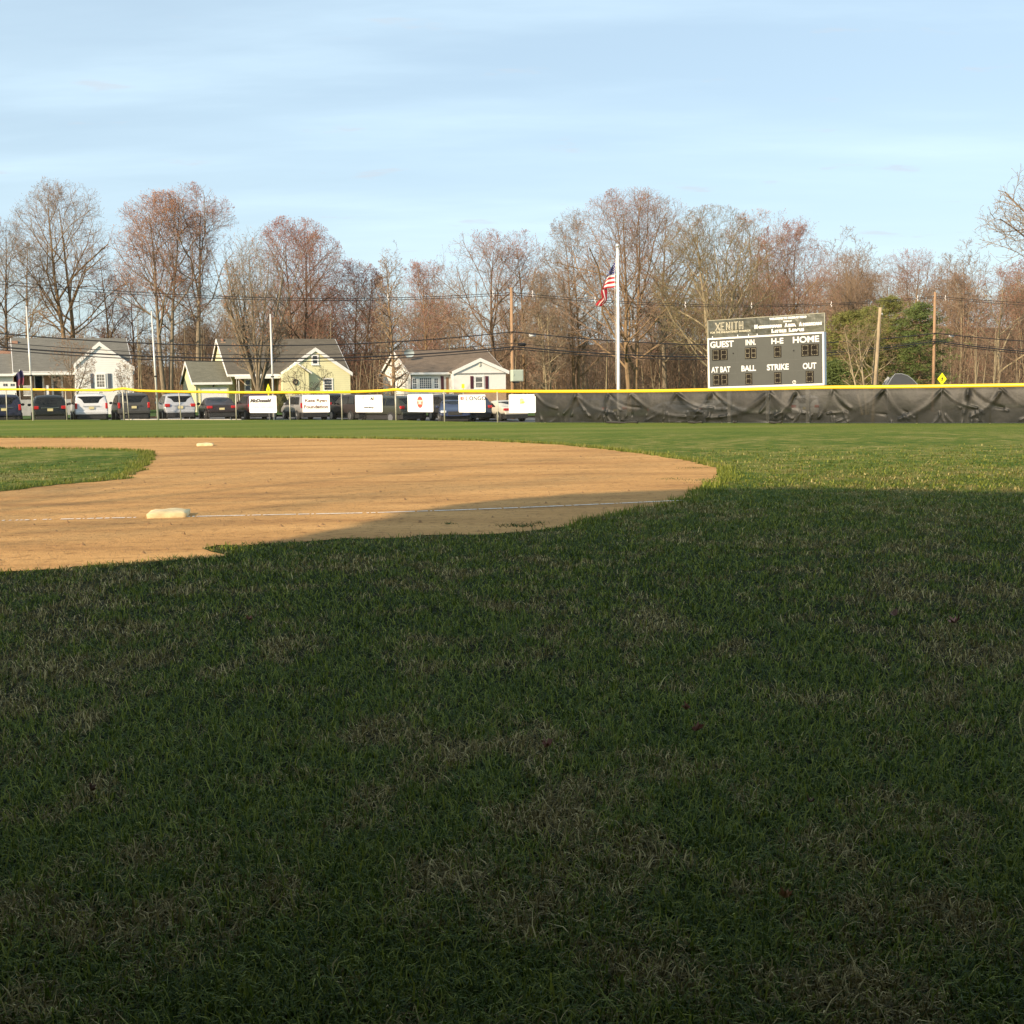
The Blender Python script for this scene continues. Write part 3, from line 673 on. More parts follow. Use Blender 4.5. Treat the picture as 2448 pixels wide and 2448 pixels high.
def serif(parent, word, x, z, hgt, adv, mat, y=-.012, thin=.1, name='lettering', outline=False, slant=0):
    """two-weight serif capitals/lowercase from strokes"""
    G_ = {'X': [((0, 0), (1, 1), 1), ((0, 1), (1, 0), 2)], 'E': [((.15, 0), (.15, 1), 2), ((.15, 1), (.9, 1), 1), ((.15, .5), (.7, .5), 1), ((.15, 0), (.9, 0), 1)],
          'N': [((.1, 0), (.1, 1), 1), ((.1, 1), (.9, 0), 2), ((.9, 0), (.9, 1), 1)], 'I': [((.5, 0), (.5, 1), 2), ((.3, 0), (.7, 0), 1), ((.3, 1), (.7, 1), 1)],
          'T': [((.5, 0), (.5, 1), 2), ((0, 1), (1, 1), 1), ((.3, 0), (.7, 0), 1)], 'H': [((.15, 0), (.15, 1), 2), ((.85, 0), (.85, 1), 2), ((.15, .5), (.85, .5), 1)],
          'L': [((.2, 0), (.2, 1), 2), ((.2, 0), (.85, 0), 1), ((.05, 1), (.35, 1), 1)], 'O': 'O', 'G': 'G'}
    m = MB()
    def stroke(a, b, w):
        ax, az = a; bx, bz = b; ax += slant * az; bx += slant * bz; d = Vector((bx - ax, 0, bz - az)).normalized(); s = Vector((-d.z, 0, d.x)) * w / 2
        m.prism([(ax - s.x, az - s.z), (bx - s.x, bz - s.z), (bx + s.x, bz + s.z), (ax + s.x, az + s.z)], y - .003, y, 'y')
    cur = x
    for i, ch in enumerate(word):
        k_ = .55 if ch == 'I' else 1.08; ox = cur; cur += adv * k_; w = adv * k_ * .80
        if ch == ' ': continue
        g = G_[ch]
        if g in ('O', 'G'):
            k = 18; rng = range(k) if g == 'O' else range(2, k - 1)
            for j in rng:
                t0, t1 = 2 * math.pi * j / k, 2 * math.pi * (j + 1) / k
                wd = hgt * thin * (1 + 1.3 * abs(math.cos((t0 + t1) / 2)))
                stroke((ox + w * (.5 + .48 * math.cos(t0)), z + hgt * (.5 + .5 * math.sin(t0))), (ox + w * (.5 + .48 * math.cos(t1)), z + hgt * (.5 + .5 * math.sin(t1))), wd)
            if g == 'G': stroke((ox + w * .55, z + hgt * .42), (ox + w * .98, z + hgt * .42), hgt * thin)
            continue
        for (a, b, wt) in g:
            A_ = (ox + a[0] * w, z + a[1] * hgt); B_ = (ox + b[0] * w, z + b[1] * hgt)
            if wt == 2 and outline:
                dl = hgt * thin * .95
                stroke((A_[0] - dl, A_[1]), (B_[0] - dl, B_[1]), hgt * thin * .65); stroke((A_[0] + dl, A_[1]), (B_[0] + dl, B_[1]), hgt * thin * .65)
            else: stroke(A_, B_, hgt * thin * (1.9 if wt == 2 else .9))
            for q in (A_, B_):
                if abs(A_[1] - B_[1]) > hgt * .5: stroke((q[0] - w * .16, q[1]), (q[0] + w * .16, q[1]), hgt * thin * .7)
    return m.build(name, mat, parent)
def disc(parent, name, cx, cz, r, y, mat, a0=0, a1=360, r0=0.0, n=24):
    m = MB(); pts = [(cx + r * math.cos(R(a0 + (a1 - a0) * k / n)), cz + r * math.sin(R(a0 + (a1 - a0) * k / n))) for k in range(n + (0 if a1 - a0 == 360 else 1))]
    if r0 > 0:
        pi = [(cx + r0 * math.cos(R(a0 + (a1 - a0) * k / n)), cz + r0 * math.sin(R(a0 + (a1 - a0) * k / n))) for k in range(n + 1)]
        po = [(cx + r * math.cos(R(a0 + (a1 - a0) * k / n)), cz + r * math.sin(R(a0 + (a1 - a0) * k / n))) for k in range(n + 1)]
        for k in range(n): m.quad((po[k][0], y, po[k][1]), (po[k + 1][0], y, po[k + 1][1]), (pi[k + 1][0], y, pi[k + 1][1]), (pi[k][0], y, pi[k][1]))
    else: m.prism(pts, y - .002, y, 'y')
    return m.build(name, mat, parent)
t, w, h = banner(597, 662, 946.5, 987, 'white banner reading McDonald over a phone number, leftmost on fence')
letters('lettering', 'McDonald', .3, w * .43, h * .72, -.012, t, INK, .020, .35, (w * .80, h * .22))
letters('phone_number', '(973) 538-2458', .2, w * .5, h * .33, -.012, t, GREY, .012, 0, (w * .80, h * .14))
t, w, h = banner(724, 789, 944.5, 985.5, 'white banner reading Kate Ryan Foundation')
letters('lettering', 'Kate Ryan', .3, w * .5, h * .66, -.012, t, plain('ink_brown', (.10, .05, .03), .6), .010, 0, (w * .80, h * .22))
letters('lettering', 'Foundation', .3, w * .5, h * .32, -.012, t, plain('ink_brown', (.10, .05, .03), .6), .009, 0, (w * .88, h * .21))
t, w, h = banner(850, 915, 944.5, 985.5, 'white banner with faint square tan drawing and black scribble logo')
m = MB(); 
for (a, b, c_, d_) in ((.28, .32, .78, .92), (.28, .70, .90, .925), (.67, .70, .72, .92)): m.box(w * a, w * b, -.014, -.011, h * c_, h * d_)
m.build('drawing', TAN, t)
letters('lettering', 'Al', .2, w * .62, h * .78, -.012, t, INK, .01, 0, (w * .12, h * .16))
letters('lettering', 'Stirling', .2, w * .5, h * .27, -.012, t, INK, .008, .2, (w * .38, h * .11))
disc(t, 'drawing', w * .52, h * .55, h * .05, -.011, TAN, r0=h * .035)
t, w, h = banner(975, 1036, 943.5, 985, 'white banner with round red emblem')
disc(t, 'emblem_disc', w * .5, h * .56, h * .33, -.0085, RED)
m = MB(); m.box(w * .5 - h * .29, w * .5 + h * .29, -.014, -.0108, h * .44, h * .68); m.build('emblem_band', plain('ink_cream', (.80, .66, .48), .6), t)
m = MB(); m.box(w * .5 - h * .27, w * .5 - h * .16, -.017, -.0142, h * .46, h * .60); m.build('emblem_figure', RED, t)
m = MB(); m.box(w * .5 + h * .16, w * .5 + h * .27, -.017, -.0142, h * .46, h * .60); m.build('emblem_figure', RED, t)
t, w, h = banner(1097, 1161, 944, 986, 'white banner reading LONGO with small red logo')
serif(t, 'LONGO', w * .27, h * .70, h * .19, w * .142, plain('ink_slate', (.06, .06, .08), .6), -.012, .17)
m = MB(); m.box(w * .08, w * .13, -.014, -.011, h * .71, h * .88); m.box(w * .13, w * .19, -.014, -.011, h * .71, h * .75); m.box(w * .13, w * .19, -.014, -.011, h * .79, h * .82); m.box(w * .13, w * .185, -.014, -.011, h * .85, h * .88); m.box(w * .175, w * .2, -.014, -.011, h * .73, h * .87); m.build('logo', RED, t)
for zz_, ww in ((.5, .5), (.38, .42), (.15, .3)): letters('small_print', 'ELECTRICAL  SERVICES' if zz_ == .5 else 'General Contractors' if zz_ == .38 else '973-555', .1, w * .5, h * zz_, -.012, t, plain('ink_pale', (.72, .72, .70), .6), 0, 0, (w * ww, h * .05))
t, w, h = banner(1217, 1281, 943, 987, 'white banner with small yellow gold emblem beside the black tarp')
disc(t, 'emblem', w * .49, h * .66, h * .13, -.011, plain('ink_yellow', (.88, .72, .28), .6))
m = MB(); m.box(w * .42, w * .56, -.016, -.0135, h * .50, h * .56); m.box(w * .5, w * .60, -.016, -.0135, h * .54, h * .62); m.build('emblem_mark', GOLD, t)
letters('small_print', 'Sports', .1, w * .5, h * .12, -.012, t, plain('ink_pale', (.72, .72, .70), .6), 0, 0, (w * .3, h * .06))

# ------------------------------------------------------------------ scoreboard
TL0 = P(1692.5, 808, 47.5); BL0 = P(1694, 929.5, 47.5); BR0 = P(1971.5, 920.5, 44.9); TR0 = P(1973, 793.5, 44.9)
X_ = (BR0 - BL0); BW = X_.length; X_.normalize(); Z0 = (TL0 - BL0) - X_ * (TL0 - BL0).dot(X_); BH = ((TL0 - BL0).length + (TR0 - BR0).length) / 2; Z0.normalize(); Y_ = Z0.cross(X_)
sb = thing('scoreboard', 'grey baseball scoreboard with white lettering and frame behind the tarp', 'scoreboard')
mm = Matrix((X_, Y_, Z0)).transposed().to_4x4(); mm.translation = BL0; sb.matrix_world = mm
PANEL = plain('scoreboard_panel', (.062, .066, .057), .45, var=.08, scale=1.5); LET = plain('white_letters', (.72, .71, .68), .5, var=.02)
m = MB(); m.box(.06, BW - .06, 0, .18, .06, BH - .06); m.build('panel', PANEL, sb)
m = MB(); m.box(0, BW, -.03, .20, 0, .065); m.box(0, BW, -.03, .20, BH - .065, BH); m.box(0, .065, -.028, .198, .065, BH - .065); m.box(BW - .065, BW, -.028, .198, .065, BH - .065); m.build('frame', LET, sb)
m = MB()
for z in (BH * .285, BH * .5, BH * .78): m.box(.085, BW - .085, -.004, -.001, z, z + .012)
for x in (BW * .26, BW * .74): m.box(x, x + .01, -.0045, -.0015, .09, BH - .09)
m.build('seam', plain('seam_dark', (.085, .087, .08), .6), sb)
# header
hz0, hz1 = BH + .01, BH + .66
m = MB(); m.box(.02, BW * .43, .02, .06, hz0, hz1); m.box(BW * .432, BW, .02, .06, hz0, hz1)
def header_mat():
    m, n, b = new_mat('header_sheet')
    n.links.new(ramp(n, noise(n, 1.1, 3, .5, mapscale=(1, 1, .6)), [(.3, (.055, .058, .045)), (.7, (.12, .12, .085))]), b.inputs['Base Color'])
    b.inputs['Roughness'].default_value = .30; b.inputs['Specular IOR Level'].default_value = .9; b.inputs['Metallic'].default_value = .35
    bump(n, b, noise(n, 1.6, 3, .5), .5, .12); return m
m.build('header', header_mat(), sb)
m = MB(); m.box(0, BW + .02, .015, .065, hz1 - .002, hz1 + .016); m.box(-.004, .018, .017, .063, hz0, hz1 - .004); m.box(BW + .002, BW + .02, .017, .063, hz0, hz1 - .004); m.build('header_trim', plain('trim_tan', (.42, .40, .30), .4), sb)
m = MB()
for x in (.04, .265, .36, .435): m.box(BW * x, BW * x + .03, .0, .02, BH + .0, BH + .07)
m.build('bracket', LET, sb)
CRM = plain('cream_letters', (.62, .57, .42), .5, var=.03)
def bx(px): return (px - 1692.5) / 279.5 * BW            # picture column -> board x
serif(sb, 'XENITH', bx(1713), hz0 + .27, .27, BW * .0425, CRM, .012, .085, outline=True)
letters('motto', 'FOR THE ENLIGHTENED WARRIOR', .1, (bx(1699) + bx(1800)) / 2, hz0 + .19, .014, sb, CRM, .002, 0, (bx(1799) - bx(1699), .075))
letters('lettering', 'WELCOME TO MURRAY FIELD', .1, (bx(1844) + bx(1932)) / 2, hz0 + .565, .014, sb, LET, .010, 0, (bx(1932) - bx(1844), .085))
letters('lettering', 'HOME OF', .1, (bx(1878) + bx(1897)) / 2, hz0 + .445, .014, sb, LET, .010, 0, (bx(1897) - bx(1877), .055))
def small_caps(words, x0, x1, z0, hcap, hsm):
    n = sum(1.25 + .92 * (len(w_) - 1) for w_ in words) + .8 * (len(words) - 1); u = (x1 - x0) / n; x = x0
    for w_ in words:
        letters('lettering', w_[0], .1, x + u * .6, z0 + hcap / 2, .014, sb, LET, .012, 0, (u * 1.12, hcap)); x += 1.25 * u
        L = len(w_) - 1; letters('lettering', w_[1:], .1, x + L * .92 * u / 2, z0 + hsm / 2, .014, sb, LET, .012, 0, (L * .92 * u * .97, hsm)); x += L * .92 * u + .8 * u
small_caps(['MORRISTOWN', 'AREA', 'AMERICAN'], bx(1808), bx(1967), hz0 + .235, .155, .115)
small_caps(['LITTLE', 'LEAGUE'], bx(1849), bx(1926), hz0 + .05, .145, .11)
# main words  (picture x0,x1, y of word top/bottom at that place as fraction)
def bz(px, py):                                            # picture -> board height
    yb = 929.5 + (920.5 - 929.5) * (px - 1694) / 277.5; yt = 808 + (793.5 - 808) * (px - 1692.5) / 280.5
    return (yb - py) / (yb - yt) * BH
def s6(x, y): return 1660 + x / 5.52, 720 + y / 5.52
for word, x0, x1, y0, y1 in (('GUEST', 208, 545, 505, 612), ('INN.', 698, 838, 487, 582), ('H-E', 1040, 1205, 470, 565), ('HOME', 1318, 1665, 445, 552), ('AT BAT', 217, 493, 845, 943), ('BALL', 635, 838, 828, 925), ('STRIKE', 976, 1272, 810, 912), ('OUT', 1445, 1625, 795, 898)):
    (a, ya), (b, yb) = s6(x0, y0), s6(x1, y1); mid = (a + b) / 2; zc = (bz(mid, (ya + yb) / 2)); hh = (yb - ya) / 121 * BH * .88
    letters('lettering', word, .3, (bx(a) + bx(b)) / 2, zc - .018, -.006, sb, LET, .009, 0, ((bx(b) - bx(a)) * .965, hh * .88))
DIG = plain('digit_panel', (.014, .011, .008), .8, spec=.2); BULB = plain('lamp_bulbs', (.40, .36, .24), .4)
mbulb = MB()
def digit(x0, x1, y0, y1, n):
    (a, ya), (b, yb) = s6(x0, y0), s6(x1, y1); u0, u1 = bx(a), bx(b); zc = bz((a + b) / 2, (ya + yb) / 2); hh = (yb - ya) / 121 * BH * .93; z0 = zc - hh / 2
    m = MB(); m.box(u0, u1, -.012, .0, z0, z0 + hh); m.build('digit_panel', DIG, sb)
    dw = (u1 - u0) / (n + (.15 * (n - 1)))
    for k in range(n):
        ox = u0 + k * dw * 1.15
        for (p, q, c) in (((.15, .1), (.15, .9), 8), ((.85, .1), (.85, .9), 8), ((.3, .9), (.7, .9), 3), ((.3, .5), (.7, .5), 3), ((.3, .1), (.7, .1), 3)):
            for j in range(c):
                t = j / (c - 1); x = ox + dw * (p[0] + (q[0] - p[0]) * t); z = z0 + hh * (p[1] + (q[1] - p[1]) * t)
                mbulb.box(x - .0095, x + .0095, -.02, -.0125, z - .0095, z + .0095)
digit(240, 452, 628, 782, 2); digit(690, 842, 605, 762, 2); digit(1074, 1172, 588, 745, 1); digit(1430, 1650, 566, 728, 2)
digit(243, 452, 957, 1115, 2); digit(690, 782, 944, 1102, 1); digit(1074, 1170, 932, 1092, 1); digit(1484, 1585, 917, 1076, 1)
tag(mbulb.build('bulbs', BULB, sb), kind='stuff')
m = MB(); 
for x, z in ((bx(1756), bz(1756, 844)), (bx(1901.5), bz(1901.5, 838))): m.tube([(x, -.002, z), (x, -.03, z)], .025, 8)
m.build('horn', DARK, sb)
disc(sb, 'logo', bx(1902), bz(1902, 913.5), .07, -.006, LET, r0=.05); m = MB(); m.ball((bx(1903), -.012, bz(1903, 913)), .04, 1, (1.2, .2, .8)); m.build('logo', CRM, sb)
m = MB()
for x in (BW * .16, BW * .5, BW * .84): m.box(x - .07, x + .07, .205, .32, -2.4, BH + .2)
m.build('support_post', STEEL, sb)

# ------------------------------------------------------------------ flagpole and flag
fp = G(1479, 1008.5); fd = fp.y + 1.2; fb = P(1479, 1000, fd); ft = P(1475, 593, fd)
flagp = thing('flagpole', 'tall white flagpole behind the tarp topped by a gold ball', 'flagpole', (fb.x, fd, 0))
m = MB(); m.tube([(0, 0, lot_z(5)), (0, 0, 2.5), (0, 0, ft.z)], [.068, .060, .040], 12); m.build('pole', plain('white_pole', (.86, .85, .84), .35, var=.02), flagp)
m = MB(); m.ball((0, 0, ft.z + .09), .075, 2); m.build('finial_ball', plain('ball_silver', (.75, .72, .65), .3, .6), flagp)
m = MB(); m.tube([(-.10, -.02, 1.4), (-.11, -.02, ft.z - .9), (-.03, -.02, ft.z - .05)], .008, 5); m.build('halyard', WHITE, flagp)
m = MB(); m.tube([(-.02, 0, ft.z - .05), (.06, 0, ft.z - .02)], .03, 8); m.build('pulley', DARK, flagp)
# flag: hoist along the halyard, fly end hanging down to the left in folds (control points are metres from the hoist top)
sc_ = fd / F
ctrl = [
    [(1471, 623, 0), (1466, 632, .05), (1459, 643, -.06), (1449, 664, .05), (1440, 689, -.05), (1437, 700, .05), (1439, 711, -.04), (1432, 718, .03), (1423, 729, 0)],
    [(1471, 638, 0), (1465, 643, .06), (1458, 651, -.05), (1451, 667, .08), (1450, 688, .07), (1452, 699, .08), (1450, 711, .06), (1444, 719, .06), (1435, 729, .05)],
    [(1471, 654, 0), (1464, 655, .05), (1455, 658, -.03), (1447, 673, .0), (1440, 692, -.04), (1438, 703, -.04), (1439, 714, -.03), (1431, 722, -.03), (1425, 732, .0)],
    [(1471, 670, 0), (1462, 671, .03), (1451, 674, -.02), (1445, 683, .05), (1452, 692, .06), (1452, 705, .07), (1451, 716, .05), (1446, 724, .04), (1439, 732, .04)],
    [(1471, 686, 0), (1462, 688, .0), (1449, 689, -.05), (1440, 691, -.07), (1436, 696, -.09), (1440, 707, -.07), (1443, 718, -.05), (1437, 726, -.03), (1430, 733, .0)]]
NU, NV = 64, 52
def cat(a, t):
    n = len(a) - 1; x = t * n; i = min(int(x), n - 1); f = x - i
    p = [a[max(i - 1, 0)], a[i], a[i + 1], a[min(i + 2, n)]]
    return tuple(.5 * ((2 * p[1][k]) + (p[2][k] - p[0][k]) * f + (2 * p[0][k] - 5 * p[1][k] + 4 * p[2][k] - p[3][k]) * f * f + (-p[0][k] + 3 * p[1][k] - 3 * p[2][k] + p[3][k]) * f ** 3) for k in range(3))
V = []; 
for i in range(NU + 1):
    colp = [cat(r, i / NU) for r in ctrl]
    for j in range(NV + 1):
        x, y, dp = cat(colp, j / NV); p = P(x, y, fd); u = i / NU
        dp += .03 * math.sin(9 * u + 5 * j / NV) * u
        V.append((p.x - fb.x, dp, p.z))
I = np.arange(len(V)).reshape(NU + 1, NV + 1); q = np.stack([I[:-1, :-1], I[1:, :-1], I[1:, 1:], I[:-1, 1:]], -1)
mi = np.zeros((NU, NV), int)
for j in range(NV):
    s = j / NV * 13; mi[:, j] = 0 if int(s) % 2 == 0 else 1
    if (s + .2) % 2 < 1.5: mi[int(NU * .42):, j] = 0
    else: mi[int(NU * .42):, j] = 1
mi[:int(NU * .4), :int(NV * 7 / 13)] = 2
for a in range(6):                                # white stars, one small cell each
    for b in range(5): 
        i0 = int((a + .5) / 6 * NU * .4); j0 = int((b + .5) / 5 * NV * 7 / 13); mi[i0, j0] = 1; mi[i0, j0 + 1] = 1
fl_ = link('flag', np_mesh('flag', V, [q.reshape(-1, 4)], True, mi.ravel()), None, [plain('flag_red', (.40, .018, .028), .75), plain('flag_white', (.80, .74, .68), .75, var=.03), plain('flag_blue', (.03, .035, .14), .75)])
fl_.location = (fb.x, fd, 0); tag(fl_, 'limp red white and blue American flag hanging on the white flagpole', 'flag')

# ------------------------------------------------------------------ street furniture and poles
GALV = plain('pole_pale_metal', (.62, .61, .57), .4, .2, .05)
def slim_pole(px_b, py_b, px_t, py_t, d, ring_py, label, r=.055):
    b = P(px_b, py_b, d); t = P(px_t, py_t, d)
    o = thing('net_pole', label, 'pole', tuple(b), 0, 'slim bare metal poles behind the fence'); dr = t - b
    m = MB(); m.tube([Vector((0, 0, 0)) - dr * .06, dr], [r, r * .7], 10); m.build('shaft', GALV, o)
    k = (py_b - ring_py) / (py_b - py_t); m = MB(); m.tube([dr * (k - .006), dr * (k + .006)], r * 1.45, 10); m.build('collar', DARK, o)
    m = MB(); m.tube([dr, dr * 1.004], r * .9, 8); m.build('cap', DARK, o)
slim_pole(80, 1005, 63, 731, 65, 897, 'tall slim pale metal pole behind the fence, leftmost of three')
slim_pole(378, 1002, 362, 743, 62, 899, 'tall slim pale metal pole by the silver car, middle of three')
slim_pole(655, 1001, 646, 750, 61, 900, 'tall slim white pole in front of the yellow house')
WOOD = bark('pole_wood', (.36, .23, .135), .7); WOOD2 = bark('old_pole_wood', (.42, .33, .21), .6)
ROADY = 85.0
def roadpt(px, Y0=ROADY):                 # where a sight line meets the street's line of poles
    r = ray(px, 930); d = Y0 / (1 - SL * (r.x / r.y)); return Vector((r.x / r.y * d, d, 0))
def on_line(px, py, Y0=ROADY):
    r = ray(px, py); n = nx; o = Vector((0, Y0, 0)); t = (o - CAM).dot(n) / r.dot(n); return CAM + r * t
def upole(px, top_py, label, lean=0):
    b = on_line(px, 930); t = on_line(px + lean, top_py)
    o = thing('utility_pole', label, 'utility pole', (b.x, b.y, lot_z(b.x)), TH, 'utility poles along the street')
    H = t.z - lot_z(b.x); m = MB(); m.tube([(0, 0, 0), (0, 0, H * .5), (0, 0, H)], [.14, .12, .095], 10); m.build('shaft', WOOD, o); return o, b, H
pa, ba, ha = upole(1226, 687, 'brown wooden utility pole with pale green box beside the white ranch house')
p0, p1 = on_line(1218, 912), on_line(1244, 884); L = lambda p: ((p - Vector(pa.location)).dot(ex), p.z - pa.location.z)
(u0, z0), (u1, z1) = L(p0), L(p1)
m = MB(); m.box(u0, u1, -.55, -.14, z0, z1); bxo = m.build('utility_box', plain('box_green', (.46, .52, .42), .5, var=.04), pa, .03)
m = MB(); m.box(u0 + .06, u1 - .06, -.565, -.551, z0 + .06, z1 - .06); m.box(u0 + .08, u0 + .12, -.59, -.566, (z0 + z1) / 2, (z0 + z1) / 2 + .12); m.build('box_door', plain('box_green_door', (.42, .48, .38), .5, var=.04), bxo)
m = MB(); m.box((u0 + u1) / 2 - .2, (u0 + u1) / 2 + .1, -.5, -.16, z0 - .12, z0 - .002); m.build('box_bracket', DARK, pa)
pb, bb, hb = upole(2231, 698, 'brown wooden utility pole rising from behind the tarp by the yellow diamond sign')
upole(-420, 640, 'wooden utility pole standing outside the left edge of the view')
upole(3500, 690, 'wooden utility pole standing outside the right edge of the view')
b = P(2092, 925, 74); t = P(2104.5, 735, 74); o = thing('wooden_post', 'weathered leaning wooden post without wires, right of the scoreboard', 'post', (b.x, b.y, lot_z(b.x)))
dv = t - b; m = MB(); k = (b.z - lot_z(b.x)) / dv.z; m.tube([-dv * 0 + Vector((-dv.x * k, 0, 0)), dv * .9 + Vector((0, 0, b.z - lot_z(b.x))), dv + Vector((0, 0, b.z - lot_z(b.x)))], [.125, .10, .095], 9); m.build('shaft', WOOD2, o)
m = MB(); m.tube([dv * .93 + Vector((.09, -.05, b.z - lot_z(b.x))), dv * .9 + Vector((.16, -.05, b.z - lot_z(b.x)))], .04, 6); m.build('bracket', STEEL, o)

# wires: z along the street fitted through sighted points of each span
Px_A, Px_B = 1226, 2231
uA = on_line(Px_A, 930); uA = uA.dot(ex); uB = on_line(Px_B, 930).dot(ex); uL = on_line(-420, 930).dot(ex); uR = on_line(3500, 930).dot(ex)
def span(pts, u0, u1, n=40):
    us = [on_line(a, b).dot(ex) for a, b in pts]; zs = [on_line(a, b).z for a, b in pts]; c = np.polyfit(us, zs, 2)
    return [(u, float(np.polyval(c, u))) for u in np.linspace(u0, u1, n)]
WIRE = plain('wire_black', (.022, .022, .024), .6, var=.1)
WL = {
 'top': ([(0, 672), (380, 701), (740, 713.5), (1226, 699)], [(1226, 699), (1478, 720), (1800, 729.5), (2231, 708.5)], [(2231, 708.5), (2448, 724), (2700, 735)], .014, 'thin top wire strung between the utility poles, highest'),
 'top2': ([(0, 679), (380, 707), (740, 718), (1226, 704)], [(1226, 704), (1478, 725), (1800, 733), (2231, 712)], [(2231, 712), (2448, 729), (2700, 740)], .013, 'thin wire running just below the highest wire'),
 'neutral': ([(0, 798), (400, 822), (740, 826), (1226, 793)], [(1226, 793), (1500, 818), (1700, 824), (2231, 797)], [(2231, 797), (2448, 816), (2700, 826)], .026, 'dark cable crossing in front of the house roofs, uppermost of the lower bundle'),
 'mid': ([(0, 819), (400, 844), (740, 848), (1226, 820)], [(1226, 820), (1500, 842), (1700, 848), (2231, 812)], [(2231, 812), (2448, 836), (2700, 848)], .015, 'thin cable second from the top of the lower bundle'),
 'thick': ([(0, 830), (400, 853), (740, 857), (1226, 829)], [(1226, 829), (1500, 848), (1700, 854), (2231, 816)], [(2231, 816), (2448, 841), (2700, 853)], .034, 'thickest black cable of the lower bundle'),
 'low': ([(0, 837), (400, 860), (740, 865), (1226, 834)], [(1226, 834), (1500, 854), (1700, 861), (2231, 820)], [(2231, 820), (2448, 846), (2700, 860)], .022, 'black cable hanging lowest between the utility poles')}
wires = {}
for k, (a, b, c, r, lab) in WL.items():
    prof = span(a, uL, uA) + span(b, uA, uB)[1:] + span(c, uB, uR, 20)[1:]
    o = thing('power_line', lab, 'cable', (0, ROADY, 0), 0, 'overhead cables along the street')
    off = {'top': 0, 'top2': .12, 'neutral': -.15, 'mid': -.12, 'thick': -.2, 'low': -.16}[k]
    base = Vector((0, ROADY, 0)); base_u = base.dot(ex)
    m = MB(); m.tube([ex * (u - base_u) + nx * off + Vector((0, 0, z)) for u, z in prof], r * 1.45, 6); m.build('cable', WIRE, o)
    wires[k] = o
SP = plain('spacer_white', (.75, .72, .68), .5)
for px, py in ((927, 711), (1178, 702), (1273, 702), (1422, 717), (1638, 728), (1796, 730), (1987, 727), (2193, 713), (2260, 712)):
    p = on_line(px, py) - Vector((0, ROADY, 0)); m = MB()
    m.tube([p + Vector((0, 0, .22)), p + Vector((.03, 0, .08)), p + Vector((-.05, 0, -.02)), p + Vector((.05, 0, -.12)), p + Vector((0, 0, -.24))], [.012, .035, .02, .035, .012], 6); m.build('spacer', SP, wires['top'])
p = on_line(1273, 801) - Vector((0, ROADY, 0)); m = MB(); m.tube([p - ex * .22, p + ex * .22], .11, 8); m.build('splice_case', SP, wires['neutral'])
p = on_line(2275, 803) - Vector((0, ROADY, 0)); m = MB(); m.tube([p - ex * .2, p + ex * .18], .09, 8); m.build('splice_case', SP, wires['neutral'])
p = on_line(1248, 823.5) - Vector((0, ROADY, 0)); m = MB(); m.tube([p - ex * .3, p - ex * .2, p + ex * .2, p + ex * .3], [.05, .12, .12, .05], 8); m.build('splice_case', DARK, wires['mid'])

# road signs
SGY = plain('sign_yellow', (.85, .78, .01), .45, var=.03)
def sign(px, cy, hw, hh, d, label, mat, rz=0, fig=False, square=False):
    c = P(px, cy, d); o = thing('road_sign', label, 'road sign', (c.x, c.y, 0), rz); k = d / F; w, h = hw * k, hh * k
    m = MB(); pts = [(-w, c.z), (0, c.z - h), (w, c.z), (0, c.z + h)] if not square else [(-w, c.z - h), (w, c.z - h), (w, c.z + h), (-w, c.z + h)]
    m.prism(pts, -.01, .01, 'y'); m.build('sign_plate', mat, o)
    m = MB(); m.tube([(0, .04, lot_z(c.x)), (0, .04, c.z + h * .6)], .03, 6); m.build('sign_post', STEEL, o)
    if fig:
        m = MB(); s = min(w, h) * .075
        m.ball((0, -.015, c.z + s * 6), s * 1.3, 1, (1, .3, 1)); m.tube([(0, -.016, c.z + s * 4.5), (0, -.016, c.z)], s * 1.5, 5)
        m.tube([(0, -.016, c.z), (s * 2.4, -.016, c.z - s * 5.5)], s * .9, 5); m.tube([(0, -.016, c.z), (-s * 2.4, -.016, c.z - s * 5.5)], s * .9, 5)
        m.tube([(0, -.016, c.z + s * 4), (s * 3, -.016, c.z + s * .5)], s * .7, 5); m.tube([(0, -.016, c.z + s * 4), (-s * 2.6, -.016, c.z + s * 1)], s * .7, 5)
        m.build('pedestrian_symbol', DARK, o)
sign(2252, 906, 11, 14.5, 80, 'bright yellow diamond pedestrian sign above the tarp at the right', SGY, fig=True)
sign(2122.5, 912, 9.5, 12, 78, 'grey back of a diamond sign beside the leaning post', plain('sign_back', (.40, .40, .37), .5, .2))
sign(641.5, 932, 5.2, 15, 72, 'narrow yellow pedestrian sign seen edge on before the yellow house', SGY, R(0), fig=True)
sign(1107, 923, 3.5, 5, 74, 'small fluorescent yellow sign in front of the white ranch house', SGY, square=True)

